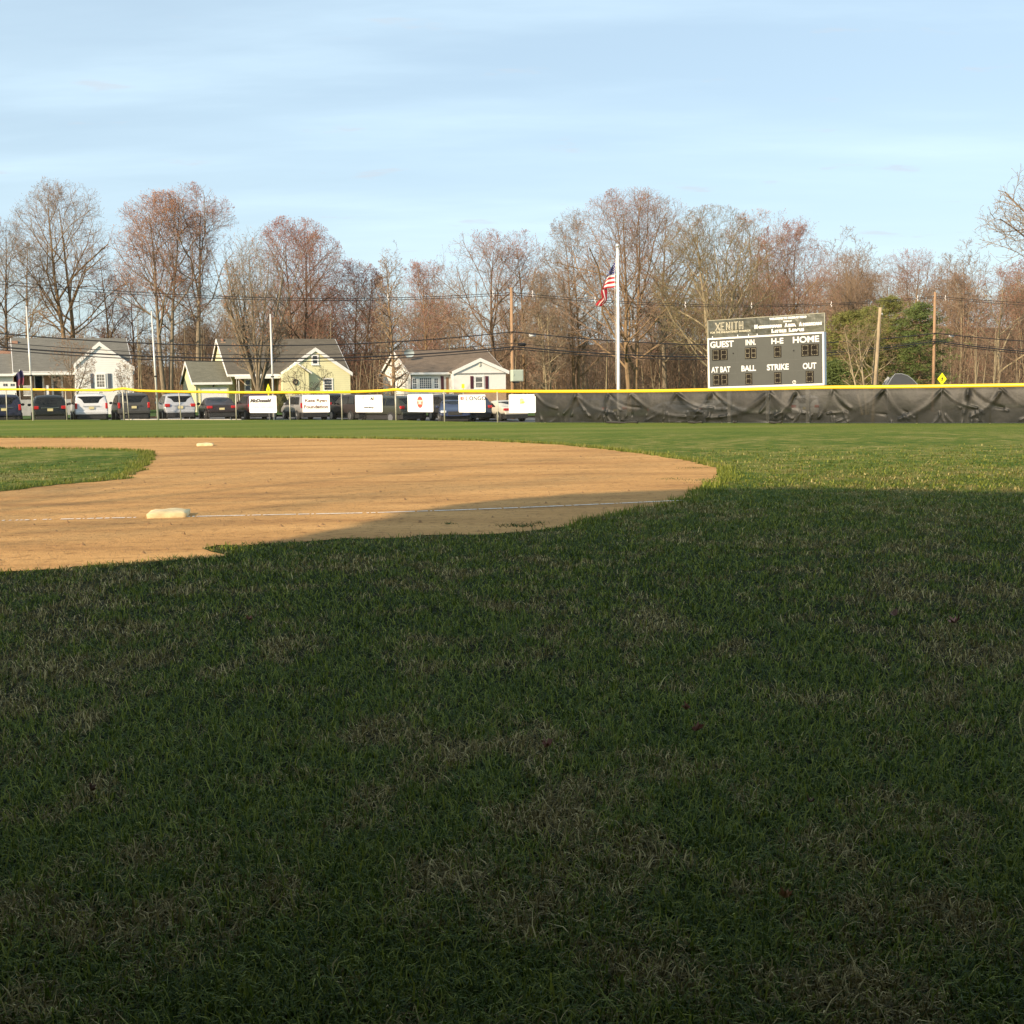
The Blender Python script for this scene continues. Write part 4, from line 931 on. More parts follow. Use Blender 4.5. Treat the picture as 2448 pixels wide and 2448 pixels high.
# arched dark net behind the tarp
o = thing('netting_arch', 'dark grey arched net dome rising behind the tarp', 'net', tuple(P(2160, 925, 60))); c = Vector(o.location)
k = 60 / F; prof = [(2120, 925), (2131, 905), (2140, 894), (2155, 893.5), (2170, 898), (2183, 908), (2194, 920), (2198, 925)]
def netmat():
    m, n, b = new_mat('dark_net'); b.inputs['Base Color'].default_value = (.070, .075, .082, 1); b.inputs['Roughness'].default_value = .6
    tr = N(n, 'ShaderNodeBsdfTransparent'); ms = N(n, 'ShaderNodeMixShader'); ms.inputs[0].default_value = .78; on = n.nodes['Material Output']
    n.links.new(tr.outputs[0], ms.inputs[1]); n.links.new(b.outputs[0], ms.inputs[2]); n.links.new(ms.outputs[0], on.inputs[0]); return m
V = []
for j in range(7):
    s = 1 - .12 * j
    for (a, b_) in prof: 
        p = P(2160 + (a - 2160) * s - 3 * j, 925 + (b_ - 925) * (1 - .1 * j), 60) - c; V.append((p.x, j * .25, p.z))
I = np.arange(len(V)).reshape(7, 8); q = np.stack([I[:-1, :-1], I[1:, :-1], I[1:, 1:], I[:-1, 1:]], -1).reshape(-1, 4)
NM = netmat(); link('net', np_mesh('net', V, [q], True), o, NM)
m = MB(); m.b.faces.new([m.b.verts.new(V[i]) for i in range(8)]); m.build('front_net', NM, o)
for j in (0, 3, 6):
    m = MB(); m.tube([V[j * 8 + i] for i in range(8)], .022, 6); m.build('rib', plain('rib_grey', (.22, .23, .24), .5), o)

# ------------------------------------------------------------------ houses
class House:
    def __init__(s, px, Y0, name, label):
        b = on_line(px, 930, Y0); s.o = Vector((b.x, b.y, 0)); s.e = thing(name, label, 'house', tuple(s.o), TH)
    def U(s, px, py, v=0.0):
        r = ray(px, py); o = s.o + nx * v; t = (o - CAM).dot(nx) / r.dot(nx); p = CAM + r * t; d = p - s.o
        return d.dot(ex), p.z
    def window(s, px0, px1, py0, py1, v, grid=(2, 2), frame=.09, gl=None, label=None, mat=None, sill=True):
        u0, z1 = s.U(px0, py0, v); u1, z0 = s.U(px1, py1, v)
        m = MB(); f = frame
        m.box(u0 - f, u1 + f, v - .05, v + .02, z0 - f, z0); m.box(u0 - f, u1 + f, v - .05, v + .02, z1, z1 + f)
        m.box(u0 - f, u0, v - .048, v + .018, z0, z1); m.box(u1, u1 + f, v - .048, v + .018, z0, z1)
        w = m.build('window', mat or WHITE, s.e)
        m = MB(); m.box(u0, u1, v - .022, v - .002, z0, z1); m.build('pane', gl or glass(), w)
        m = MB(); gx, gz = grid
        for k in range(1, gx): x = u0 + (u1 - u0) * k / gx; m.box(x - .014, x + .014, v - .038, v - .024, z0, z1)
        for k in range(1, gz): z = z0 + (z1 - z0) * k / gz; t = .03 if k * 2 == gz else .014; m.box(u0, u1, v - .036, v - .0225, z - t, z + t)
        m.build('muntin', WHITE, w)
        if sill: m = MB(); m.box(u0 - f * 1.3, u1 + f * 1.3, v - .09, v - .051, z0 - f - .03, z0 - f + .03); m.build('sill', WHITE, w)
        return w
    def shutter(s, px0, px1, py0, py1, v, mat):
        u0, z1 = s.U(px0, py0, v); u1, z0 = s.U(px1, py1, v); m = MB(); m.box(u0, u1, v - .045, v - .003, z0, z1)
        n = 14
        for k in range(n): z = z0 + (z1 - z0) * (k + .5) / n; m.box(u0 + .05, u1 - .05, v - .056, v - .046, z - .02, z + .015)
        m.build('shutter', mat, s.e)
    def box(s, name, px0, px1, py0, py1, v, thick, mat, z0=None, front=0.0):
        u0, z1 = s.U(px0, py0, v); u1, zb = s.U(px1, py1, v); zb = z0 if z0 is not None else zb
        m = MB(); m.box(u0, u1, v - front, v - front + thick, zb, z1); return m.build(name, mat, s.e)
    def gable_side(s, u0, u1, v0, v1, vr, ze0, zr, ze1, z0, mat, rmat, oh=.25, th=.14, rake=None, front=.3):
        """main body: ridge along u. walls from u0..u1, v0..v1"""
        m = MB(); m.prism([(v0, z0), (v1, z0), (v1, ze1), (vr, zr - .05), (v0, ze0)], u0, u1, 'x'); m.build('wall', mat, s.e)
        sl0 = (zr - ze0) / (vr - v0); sl1 = (zr - ze1) / (v1 - vr); a = v0 - front; b = v1 + .3
        m = MB(); m.prism([(a, ze0 - sl0 * front + .02), (vr, zr + .02), (b, ze1 - sl1 * .3 + .02), (b, ze1 - sl1 * .3 + th), (vr, zr + th + .04), (a, ze0 - sl0 * front + th)], u0 - oh, u1 + oh, 'x'); rf = m.build('roof', rmat, s.e)
        # gutter and rake trim
        m = MB(); m.box(u0 - oh, u1 + oh, a - .12, a - .003, ze0 - sl0 * front - .06, ze0 - sl0 * front + th - .02); m.build('gutter', WHITE, rf)
        m = MB()
        for (ua, ub) in ((u0 - oh - .035, u0 - oh - .003), (u1 + oh + .003, u1 + oh + .035)):
            m.prism([(a, ze0 - sl0 * front - .08), (vr, zr - .08), (b, ze1 - sl1 * .3 - .08), (b, ze1 - sl1 * .3 + th - .01), (vr, zr + th + .03), (a, ze0 - sl0 * front + th - .01)], ua, ub, 'x')
        m.build('rake_board', rake or WHITE, rf); return rf
    def gable_front(s, pl, pa_, pr, v0, v1, z0, mat, rmat, wall=None, oh=.08, th=.13, trim=True):
        """front gable: pl, pa_, pr = picture points of left eave, apex, right eave; wall=(px left, px right)"""
        (ul, zl), (ua, za), (ur, zr) = s.U(*pl, v0), s.U(*pa_, v0), s.U(*pr, v0)
        wl, wr = (s.U(wall[0], 900, v0)[0], s.U(wall[1], 900, v0)[0]) if wall else (ul, ur)
        zwl = zl + (za - zl) * (wl - ul) / (ua - ul) - .06; zwr = zr + (za - zr) * (wr - ur) / (ua - ur) - .06
        m = MB(); m.prism([(wl, z0), (wr, z0), (wr, zwr), (ua, za - .06), (wl, zwl)], v0, v1, 'y'); m.build('wall', mat, s.e)
        m = MB(); m.prism([(ul, zl), (ua, za), (ur, zr), (ur + .03, zr + th), (ua, za + th + .04), (ul - .03, zl + th)], v0 - oh, v1, 'y'); rf = m.build('roof', rmat, s.e)
        if trim:
            m = MB(); m.prism([(ul, zl - .16), (ua, za - .16), (ur, zr - .16), (ur + .02, zr + th - .01), (ua, za + th + .02), (ul - .02, zl + th - .01)], v0 - oh - .035, v0 - oh - .003, 'y'); m.build('rake_board', WHITE, rf)
        return rf

SW = siding('white_siding', (.86, .85, .82)); SY = siding('yellow_siding', (.80, .76, .46)); SW2 = plain('white_clapboard', (.80, .78, .73), .55, var=.03)
ROOFG = shingle('grey_shingles', (.165, .158, .135)); ROOFB = shingle('brown_shingles', (.175, .135, .10)); ROOFO = shingle('olive_shingles', (.16, .155, .115)); ROOFD = shingle('dark_shingles', (.125, .11, .085))
BR = brick(); BR2 = brick('tan_brick', (.42, .25, .14), (.34, .20, .11)); MAROON = plain('maroon_shutter', (.085, .02, .03), .5); SLATE = plain('slate_shutter', (.10, .115, .14), .5); DG = glass()
CURT = glass('curtained_glass', (.16, .155, .14), .15); Z0G = -1.2

# house 1: white cape with a big front gable
h = House(250, 104.5, 'white_cape_house', 'white cape house with big front gable and grey roof, leftmost with slate shutters')
u0 = h.U(42, 887, .9)[0]; u1 = h.U(308, 887, .9)[0]; zr = h.U(175, 814, 5.2)[1]; ze = h.U(110, 887, .9)[1]
h.gable_side(u0, u1, 2.4, 9, 5.2, ze + (zr - ze) * (1.5 / 4.3), zr, ze, Z0G, BR2, ROOFG, oh=.3, front=1.9)
h.gable_front((176, 874), (237, 821.5), (321, 881.5), 0, 5, Z0G, SW, ROOFG, wall=(180, 318))
h.window(231, 250, 896, 925, 0, (3, 4), .10, CURT); h.shutter(215.5, 225, 893, 928, 0, SLATE); h.shutter(256.5, 267.5, 893, 928, 0, SLATE)
h.box('fascia', 48, 176, 888, 897, .55, .12, WHITE)
for a, b in ((44.5, 50), (104, 108.5)): h.box('porch_post', a, b, 897, 980, .6, .16, WHITE, z0=Z0G)
h.window(83, 102, 899, 931, 2.4, (1, 1), .08, DG); 
fr = h.box('door_frame', 122, 152, 897, 950, 2.4, .05, WHITE, z0=Z0G + .5, front=.07)
dr = h.box('door', 127, 147, 900, 950, 2.4, .04, plain('door_dark', (.05, .05, .045), .5), z0=Z0G + .5, front=.12)
m = MB(); uu, zz = h.U(145, 925, 2.27); m.ball((uu, 2.26, zz), .04, 1); m.build('handle', plain('brass', (.6, .42, .15), .3, .8), dr)
ua_, ub_ = h.U(55, 922, .7)[0], h.U(72, 922, .7)[0]; zt_ = h.U(60, 922, .7)[1]
for (x0, x1) in ((ua_, ub_), (h.U(109, 922, .7)[0], h.U(116, 922, .7)[0])):
    m = MB(); m.box(x0, x1, .68, .73, zt_ - .05, zt_); m.box(x0, x1, .68, .73, zt_ - .75, zt_ - .70)
    for k in range(6): x = x0 + (x1 - x0) * (k + .5) / 6; m.box(x - .018, x + .018, .69, .72, zt_ - .7, zt_ - .05)
    m.build('railing', WHITE, h.e)
m = MB(); ua_ = h.U(45, 944, .3)[0]; ub_ = h.U(178, 944, .3)[0]; m.box(ua_, ub_, .25, 2.38, Z0G, h.U(100, 955, .3)[1]); m.build('porch_floor', plain('porch_concrete', (.36, .36, .35), .8), h.e)
# garage wing
ug0 = h.U(-110, 900, .8)[0]; ug1 = h.U(42, 900, .8)[0] - .05; zg = h.U(10, 851, 4.0)[1]; zge = h.U(10, 893, .6)[1]
h.gable_side(ug0, ug1 - .25, .9, 7, 4.0, zge, zg, zge, Z0G, SW2, ROOFG, oh=.1)
gd = h.box('garage_door', -48, 40, 914.5, 950, .9, .05, WHITE, z0=Z0G, front=.055)
m = MB()
for a, b in ((-40, -28), (-18, -6), (7, 18.5), (24.5, 36)):
    (xa, za_), (xb, zb_) = h.U(a, 917.5, .84), h.U(b, 923, .84)
    for k in range(2):
        wx = (xb - xa) / 2; m.box(xa + k * wx + .015, xa + (k + 1) * wx - .015, .83, .844, zb_, (za_ + zb_) / 2 - .012); m.box(xa + k * wx + .015, xa + (k + 1) * wx - .015, .83, .844, (za_ + zb_) / 2 + .012, za_)
m.build('door_pane', DG, gd)
m = MB(); (xa, za_), (xb, zb_) = h.U(28, 815, 4.6), h.U(42, 815, 4.6); m.box(xa, xb, 4.4, 5.6, Z0G, za_); m.build('chimney', BR, h.e)
m = MB(); (xa, za_), (xb, zb_) = h.U(-60, 838, 9), h.U(36, 838, 9); m.box(xa, xb, 9.3, 12, Z0G, za_); m.build('rear_wall', BR, h.e)
fg = thing('porch_flag', 'small dark red and blue flag on the white garage corner', 'flag', tuple(h.o + ex * h.U(48, 905, -.2)[0] - nx * .3), TH)
z1 = h.U(48, 884, -.2)[1]
m = MB(); m.tube([(0, 0, z1 - .9), (-.02, -.5, z1)], .02, 6); m.build('flag_staff', WHITE, fg)
V = []; 
for i in range(9):
    for j in range(7):
        V.append((-.28 + .06 * i + .05 * math.sin(j * .6), -.5 + .08 * math.sin(i * 1.3) + .02 * j, z1 - .02 - j * .165 - (.05 * abs(i - 6))))
I = np.arange(63).reshape(9, 7); q = np.stack([I[:-1, :-1], I[1:, :-1], I[1:, 1:], I[:-1, 1:]], -1); mi = np.ones((8, 6), int); mi[:, :3] = 0
link('flag_cloth', np_mesh('flag_cloth', V, [q.reshape(-1, 4)], True, mi.ravel()), fg, [plain('flag_navy', (.06, .05, .12), .8), plain('flag_wine', (.22, .05, .08), .8)])

# house 2: pale yellow house with garage
h = House(580, 104.5, 'yellow_house', 'pale yellow house with dark roof, front gable and attached garage')
u0 = h.U(549, 897, 1.4)[0]; u1 = h.U(832, 880, 1.2)[0]; zr = h.U(680, 815, 6.0)[1]; ze = h.U(620, 898, 1.2)[1]
h.gable_side(u0, u1, 2.8, 10.6, 6.0, ze + (zr - ze) * (1.6 / 4.8), zr, ze, Z0G, SY, ROOFD, oh=.2, front=1.6)
m = MB(); (xa, za_), (xb, zb_) = h.U(562, 905, 2.7), h.U(676, 905, 2.7); m.box(xa, xb, 2.72, 2.797, Z0G, za_ + .3); m.build('brick_wall', BR2, h.e)
h.gable_front((671, 894), (753.5, 835), (842, 894), .55, 6, Z0G, SY, ROOFD, wall=(675, 837))
# projecting part under its own low roof line
(xa, za_), (xb, zb_) = h.U(675, 900, 0), h.U(738, 893, 0)
zap = h.U(735, 868, 0)[1]
m = MB(); m.prism([(xa, Z0G), (xb, Z0G), (xb, zb_), (xb - .9, zb_ + .75), (xa, za_ + .15)], 0.0, .54, 'y'); m.build('wall', SY, h.e)
m = MB(); m.prism([(xb + .22, zb_ - .04), (xb + .22, zb_ + .08), (xb - 1.0, zb_ + .92), (xb - 1.0, zb_ + .80)], -.2, .52, 'y'); m.build('eave', WHITE, h.e)
h.window(747.5, 758.5, 851, 869, .55, (1, 2), .12, DG); h.window(775, 793.5, 907, 932, .55, (1, 4), .10, DG)
m = MB(); (uu, zz) = h.U(706, 913, -.02); 
for k in range(14): a = k * 2 * math.pi / 14; m.ball((uu + .17 * math.cos(a), -.05, zz + .19 * math.sin(a)), .065, 1)
m.build('wreath', plain('wreath_dark', (.07, .05, .045), .9), h.e)
h.box('fascia', 562, 672, 899, 904.5, 1.0, .1, WHITE)
for a, b in ((565.5, 568.5), (570, 574)): h.box('porch_post', a, b, 903, 980, 1.15, .12, WHITE, z0=Z0G)
h.box('brick_pier', 668, 677, 903, 980, 1.15, .5, BR2, z0=Z0G)
h.window(587, 598, 909, 932, 2.72, (1, 2), .12, DG); h.box('door', 631, 645, 905, 950, 2.72, .03, plain('door_dark', (.05, .05, .045), .5), z0=Z0G + .4, front=.04)
m = MB(); (xa, za_), (xb, zb_) = h.U(527, 818, 5.5), h.U(539, 818, 5.5); m.box(xa, xb, 5.4, 6.5, Z0G, za_); ch = m.build('chimney', BR2, h.e)
m = MB(); m.box(xa + .1, xb - .15, 5.6, 6.3, za_ + .002, za_ + .28); m.build('chimney_pot', BR, ch)
ug0 = h.U(463, 905, 1.4)[0]; ug1 = h.U(547, 905, 1.4)[0]; zg = h.U(495, 868.5, 4.5)[1]; zge = h.U(500, 913, 1.1)[1]
h.gable_side(ug0, ug1, 1.4, 7.6, 4.5, zge, zg, zge, Z0G, SY, ROOFO, oh=.18)
gd = h.box('garage_door', 479.5, 544, 927, 985, 1.4, .05, WHITE, z0=Z0G, front=.055)
m = MB(); (xa, za_), (xb, zb_) = h.U(476, 924, 1.3), h.U(546, 924, 1.3); m.box(xa, xb, 1.30, 1.38, za_ - .02, za_ + .1); m.box(xa, xa + .1, 1.31, 1.37, Z0G, za_ - .03); m.box(xb - .1, xb, 1.31, 1.37, Z0G, za_ - .03); m.build('door_casing', SY, h.e)
(uu, zz) = h.U(512, 921, 1.2); m = MB(); m.tube([(uu, 1.38, zz), (uu, 1.15, zz + .03), (uu - .1, 1.12, zz - .1)], [.04, .03, .08], 8); m.build('lamp', DARK, h.e)
h.box('downspout', 468, 470, 914, 985, 1.3, .08, WHITE, z0=Z0G)

# house 3: white ranch with brown roof
h = House(1060, 104.5, 'white_ranch_house', 'white ranch house with brown roof, maroon shutters and low front gable')
u0 = h.U(981.5, 892, 1.0)[0]; u1 = h.U(1200, 892, 1.0)[0]; zr = h.U(1060, 842, 5.0)[1]; ze = h.U(1030, 890, .9)[1]
h.gable_side(u0, u1, 1.0, 9.0, 5.0, ze, zr, ze, Z0G, SW2, ROOFB, oh=.22)
h.gable_front((1080, 891.5), (1147.5, 860), (1216, 890), 0, 5, Z0G, SW2, ROOFB, wall=(1084, 1209))
(xa, za_), (xb, zb_) = h.U(1083, 891, 0), h.U(1210, 890.5, 0); zb_ = (za_ + zb_) / 2; m = MB(); m.box(xa, xb, -.07, -.003, zb_ - .10, zb_ - .02); m.build('trim_band', plain('trim_grey', (.30, .29, .28), .6), h.e)  # dark grey trim band across the gable wall
(xa, za_), (xb, zb_) = h.U(1084, 931.5, 0), h.U(1209, 931, 0); m = MB(); m.box(xa, xb, -.09, -.005, Z0G, za_); m.build('brick_skirt', BR2, h.e)
h.window(1137, 1153, 902, 926, 0, (1, 2), .13, CURT); h.shutter(1124, 1132, 899, 929, 0, MAROON); h.shutter(1159.5, 1167.5, 899, 929, 0, MAROON)
h.window(987, 995.5, 905, 928.5, 1.0, (2, 4), .11, DG); h.window(1003, 1031, 904, 928, 1.0, (6, 5), .12, DG); h.window(1038, 1047, 905, 928, 1.0, (2, 4), .11, DG)
h.shutter(973.5 + 8.5, 981 + 3, 897, 932, 1.0, MAROON); h.shutter(1053.5, 1061, 899, 932, 1.0, MAROON)
h.box('door', 1066, 1073, 902, 950, 1.0, .04, plain('door_brown', (.30, .17, .10), .5), z0=Z0G + .4, front=.05)
m = MB(); (uu, zz) = h.U(1147, 872, 0); m.ball((uu, -.03, zz), .11, 2, (1, .3, 1.5)); m.build('gable_vent', plain('vent_cream', (.66, .62, .50), .6), h.e)
dsh = thing('satellite_dish', 'grey green satellite dish on the brown ranch roof', 'satellite dish', tuple(h.o + ex * h.U(975, 846, 3.2)[0] + nx * 3.2 + Vector((0, 0, h.U(975, 852, 3.2)[1]))), TH)
m = MB(); pts = []
for i in range(7):
    rr = .36 * i / 6; pts.append((rr, .12 * (i / 6) ** 2))
b = m.b; rings = [[b.verts.new((math.cos(2 * math.pi * k / 14) * r * 1.25, -.25 - d_ , .25 + math.sin(2 * math.pi * k / 14) * r)) for k in range(14)] for r, d_ in pts[1:]]
for i in range(len(rings) - 1):
    for k in range(14): b.faces.new((rings[i][k], rings[i][(k + 1) % 14], rings[i + 1][(k + 1) % 14], rings[i + 1][k]))
b.faces.new(rings[0]); m.build('dish', plain('dish_grey', (.36, .42, .42), .5), dsh, smooth=True)
m = MB(); m.tube([(0, 0, -.4), (0, -.1, .1), (0, -.22, .25)], .03, 6); m.build('arm', STEEL, dsh)

# ------------------------------------------------------------------ cars (rear at y=0, nose at +y)
TYRE = plain('tyre', (.02, .02, .02), .8); RIM = plain('alloy_rim', (.45, .45, .46), .3, .8); TL = plain('tail_light_red', (.45, .012, .015), .2, var=.15, scale=12, coat=.6); PL = plain('plate_yellow', (.62, .54, .28), .5, var=.08, scale=20)
CG = glass('car_glass', (.008, .009, .010), .12); CG.node_tree.nodes['Principled BSDF'].inputs['Specular IOR Level'].default_value = .28; CHR = plain('chrome', (.75, .75, .75), .15, 1.0); HL = plain('headlight_clear', (.70, .72, .74), .12, .2)
PROF = {
 'suv': dict(L=4.75, W=1.90, top=[(0, .68, 0), (.04, .88, 0), (.12, 1.06, 0), (.20, 1.14, 0), (.42, 1.62, 1), (.62, 1.72, 1), (1.3, 1.76, 1), (2.5, 1.75, 1), (2.95, 1.66, 1), (3.55, 1.16, 0), (3.9, 1.10, 0), (4.5, .98, 0), (4.7, .78, 0), (4.75, .55, 0)], belt=1.10, tum=.24),
 'big': dict(L=5.2, W=2.02, top=[(0, .66, 0), (.03, .95, 0), (.07, 1.14, 0), (.12, 1.22, 0), (.26, 1.76, 1), (.42, 1.87, 1), (1.3, 1.91, 1), (2.7, 1.90, 1), (3.2, 1.80, 1), (3.85, 1.26, 0), (4.2, 1.20, 0), (4.95, 1.10, 0), (5.15, .85, 0), (5.2, .6, 0)], belt=1.18, tum=.17),
 'van': dict(L=5.0, W=1.96, top=[(0, .62, 0), (.03, .90, 0), (.08, 1.08, 0), (.13, 1.14, 0), (.36, 1.62, 1), (.55, 1.73, 1), (1.3, 1.77, 1), (2.9, 1.74, 1), (3.4, 1.60, 1), (4.2, 1.12, 0), (4.5, 1.0, 0), (4.85, .85, 0), (4.95, .7, 0), (5.0, .5, 0)], belt=1.08, tum=.22),
 'sedan': dict(L=4.7, W=1.82, top=[(0, .60, 0), (.03, .86, 0), (.09, .99, 0), (.5, 1.04, 0), (.75, 1.07, 0), (1.4, 1.38, 1), (1.75, 1.44, 1), (2.3, 1.45, 1), (2.6, 1.41, 1), (3.35, 1.02, 0), (3.8, .96, 0), (4.45, .84, 0), (4.66, .7, 0), (4.7, .5, 0)], belt=.98, tum=.24)}
def make_car(kind, color, glassy=None):
    p = PROF[kind]; W = p['W'] / 2; L = p['L']; belt = p['belt']; t = []
    b = bmesh.new(); rings = []
    for (y, z, g) in p['top']:
        f = .90 if y <= .001 else .955 if y < .1 else .99 if y < .3 else .96 if y > L - .12 else .99 if y > L - .4 else 1.0
        w = W * f; zb = .46 if .1 < y < L - .1 else .50
        if g: tw = w * .985 - (z - belt) * p['tum'] * 1.15; pts = [(0, zb), (w * .90, zb), (w * .985, zb + .14), (w, (zb + belt) / 2 + .06), (w * .985, belt - .06), (w * .965, belt), (tw + .02, z - .10), (tw - .08, z - .012), (tw * .5, z + .012), (0, z + .02)]
        else: h_ = z; m1 = max(zb + .02, min((zb + belt) / 2 + .06, h_ - .10)); pts = [(0, zb), (w * .90, zb), (w * .985, max(zb + .01, min(zb + .14, h_ - .16))), (w, m1), (w * .99, h_ - .075), (w * .975, h_ - .05), (w * .94, h_ - .022), (w * .86, h_ - .004), (w * .45, h_ + .008), (0, h_ + .012)]
        ring = [b.verts.new((x, y, zz_)) for x, zz_ in pts] + [b.verts.new((-x, y, zz_)) for x, zz_ in pts[-2:0:-1]]
        rings.append(ring)
    n = len(rings[0])
    for i in range(len(rings) - 1):
        for k in range(n): f = b.faces.new((rings[i][k], rings[i][(k + 1) % n], rings[i + 1][(k + 1) % n], rings[i + 1][k])); f.smooth = True
    b.faces.new(rings[0][::-1]); b.faces.new(rings[-1])
    bmesh.ops.recalc_face_normals(b, faces=b.faces[:])
    me = bpy.data.meshes.new('body'); b.to_mesh(me); b.free(); parts = []
    def add(name, o, par=None): parts.append((o, par)); return o
    root = bpy.data.objects.new('parked_car', None); COL.objects.link(root)
    body = link('body', me, root, paint('paint_' + color[0], color[1])); mod = body.modifiers.new('round', 'SUBSURF'); mod.levels = 1; mod.render_levels = 1
    # rear glass
    ys = [(y, z, g) for y, z, g in p['top']]; i1 = next(i for i, q in enumerate(ys) if q[2]); y0, z0 = ys[i1 - 1][:2]; y1, z1 = ys[i1][:2]
    if kind == 'sedan': y0, z0 = ys[i1 - 1][:2]
    def on_slope(t, off): return (y0 + (y1 - y0) * t, z0 + (z1 - z0) * t, off)
    def gpanel(y0, z0, y1, z1, wa, wb, t0, t1, off, name, mat):
        d = Vector((0, y1 - y0, z1 - z0)).normalized(); nrm = Vector((0, -d.z, d.y)) if True else None
        if nrm.z < 0: nrm = -nrm
        A = Vector((0, y0, z0)) + (Vector((0, y1 - y0, z1 - z0))) * t0 + nrm * off; B = Vector((0, y0, z0)) + (Vector((0, y1 - y0, z1 - z0))) * t1 + nrm * off
        m = MB(); cols = []
        for k in range(9):
            s = (k / 8 * 2 - 1); bow = nrm * (-.05 * s * s)
            cols.append((A + Vector((s * wa, 0, 0)) + bow, B + Vector((s * wb, 0, 0)) + bow))
        for k in range(8): m.quad(cols[k][0], cols[k + 1][0], cols[k + 1][1], cols[k][1])
        return m.build(name, mat, root, smooth=True)
    tw1 = W * .985 - (z1 - belt) * p['tum'] * 1.15
    gpanel(y0, z0, y1, z1, W * .80, tw1 - .10, .10 if kind != 'sedan' else .06, .93, .022, 'rear_window', CG)
    i2 = max(i for i, q in enumerate(ys) if q[2]); ya, za = ys[i2 + 1][:2]; yb, zb_ = ys[i2][:2]; tw2 = W * .985 - (zb_ - belt) * p['tum'] * 1.15
    gpanel(ya, za, yb, zb_, W * .84, tw2 - .06, .08, .95, .022, 'windscreen', CG)
    # side windows: strips between belt and roof
    ztop = max(q[1] for q in ys) - .14
    def xs_at(z, y): return W * .975 - (z - belt) * p['tum'] * 1.15 + .012
    yA, yB = ys[i1][0] + (.22 if kind != 'sedan' else .05), ys[i2][0] + (.25 if kind != 'sedan' else .3)
    cuts = np.linspace(yA, yB, 4 if kind != 'sedan' else 3)
    for s in (1, -1):
        for k in range(len(cuts) - 1):
            a, c_ = cuts[k] + .05, cuts[k + 1] - .05; zt0 = ztop - (.18 if k == 0 and kind == 'sedan' else .02); zt1 = ztop - (.22 if k == len(cuts) - 2 else 0)
            m = MB(); q = [(a - (.12 if k == 0 else 0), belt + .03), (c_ + (.25 if k == len(cuts) - 2 else 0), belt + .03), (c_ - (.15 if k == len(cuts) - 2 else 0), zt1), (a + (.1 if k == 0 else 0), zt0)]
            m.prism([(y, z) for y, z in q], 0, .012, 'x'); o = m.b
            for v in o.verts: v.co.x = s * (xs_at(v.co.z, v.co.y) + v.co.x)
            m.build('side_window', CG, root)
    # lights, plate, bumper, wheels, mirrors
    def rbox(name, x0, x1, y_0, y_1, z_0, z_1, mat, bev=.02, par=None): m = MB(); m.box(x0, x1, y_0, y_1, z_0, z_1); return m.build(name, mat, par or root, bev)
    tz = {'suv': (.90, 1.10), 'big': (.90, 1.28), 'van': (.86, 1.22), 'sedan': (.76, .93)}[kind]; tw = {'suv': .30, 'big': .15, 'van': .2, 'sedan': .34}[kind]
    for s in (1, -1): 
        rbox('tail_light', *(sorted((s * (W * .965 - tw), s * W * .965))), -.005 if kind != 'sedan' else -.015, .16, tz[0], tz[1], TL, .03)
        o = rbox('headlight', *(sorted((s * (W * .93 - .34), s * W * .93))), L - .22, L - .01, .68, .84, HL, .04)
    pz = {'suv': .86, 'big': .96, 'van': .90, 'sedan': .72}[kind]
    rbox('license_plate', -.155, .155, -.035, -.012, pz - .08, pz + .08, PL, 0)
    rbox('rear_bumper', -W * .90, W * .90, -.06, .10, .50, .68, paint('paint_' + color[0], color[1]), .05) if kind != 'big' else rbox('rear_bumper', -W * .96, W * .96, -.10, .12, .54, .76, paint('paint_' + color[0], color[1]), .05)
    rbox('shaded_valance', -W * .86, W * .86, -.01, .3, .22, .52, DARK, .03); rbox('underbody_shade', -W * .84, W * .84, .32, L - .3, .20, .50, DARK, 0)  # dark valance and box also stand in for the shade beneath the car
    if kind in ('suv', 'van', 'big'): rbox('trim_strip', -W * .5, W * .5, -.022, -.0, pz + .10, pz + .135, CHR if color[0] in ('black', 'navy', 'white') else paint('paint_' + color[0], color[1]), .006)
    rbox('grille', -W * .45, W * .45, L - .05, L + .01, .55, .78, DARK, .02)
    for s in (1, -1):
        m = MB(); m.ball((s * (W + .11), L * .66, belt + .06), .11, 2, (1, .6, .8)); m.build('mirror', paint('paint_' + color[0], color[1]) if kind != 'big' else DARK, root)
        for y in (.95 if kind != 'big' else 1.1, L - .92):
            R0 = .37 if kind == 'big' else .335
            m = MB(); m.tube([(s * (W * .80), y, R0), (s * (W * .985 + .012), y, R0)], R0 * 1.14, 20); m.build('wheel_arch', DARK, root)
            m = MB(); m.tube([(s * (W - .24), y, R0), (s * (W + .005), y, R0), (s * (W + .03), y, R0)], [R0, R0, R0 * .93], 20); wh = m.build('wheel', TYRE, root)
            m = MB(); m.tube([(s * (W + .02), y, R0), (s * (W + .036), y, R0)], R0 * .66, 14); m.build('rim', RIM, wh)
    return root
def copy_tree(o, parent=None):
    c = o.copy(); COL.objects.link(c); c.parent = parent
    for ch in list(o.children): copy_tree(ch, c)
    return c
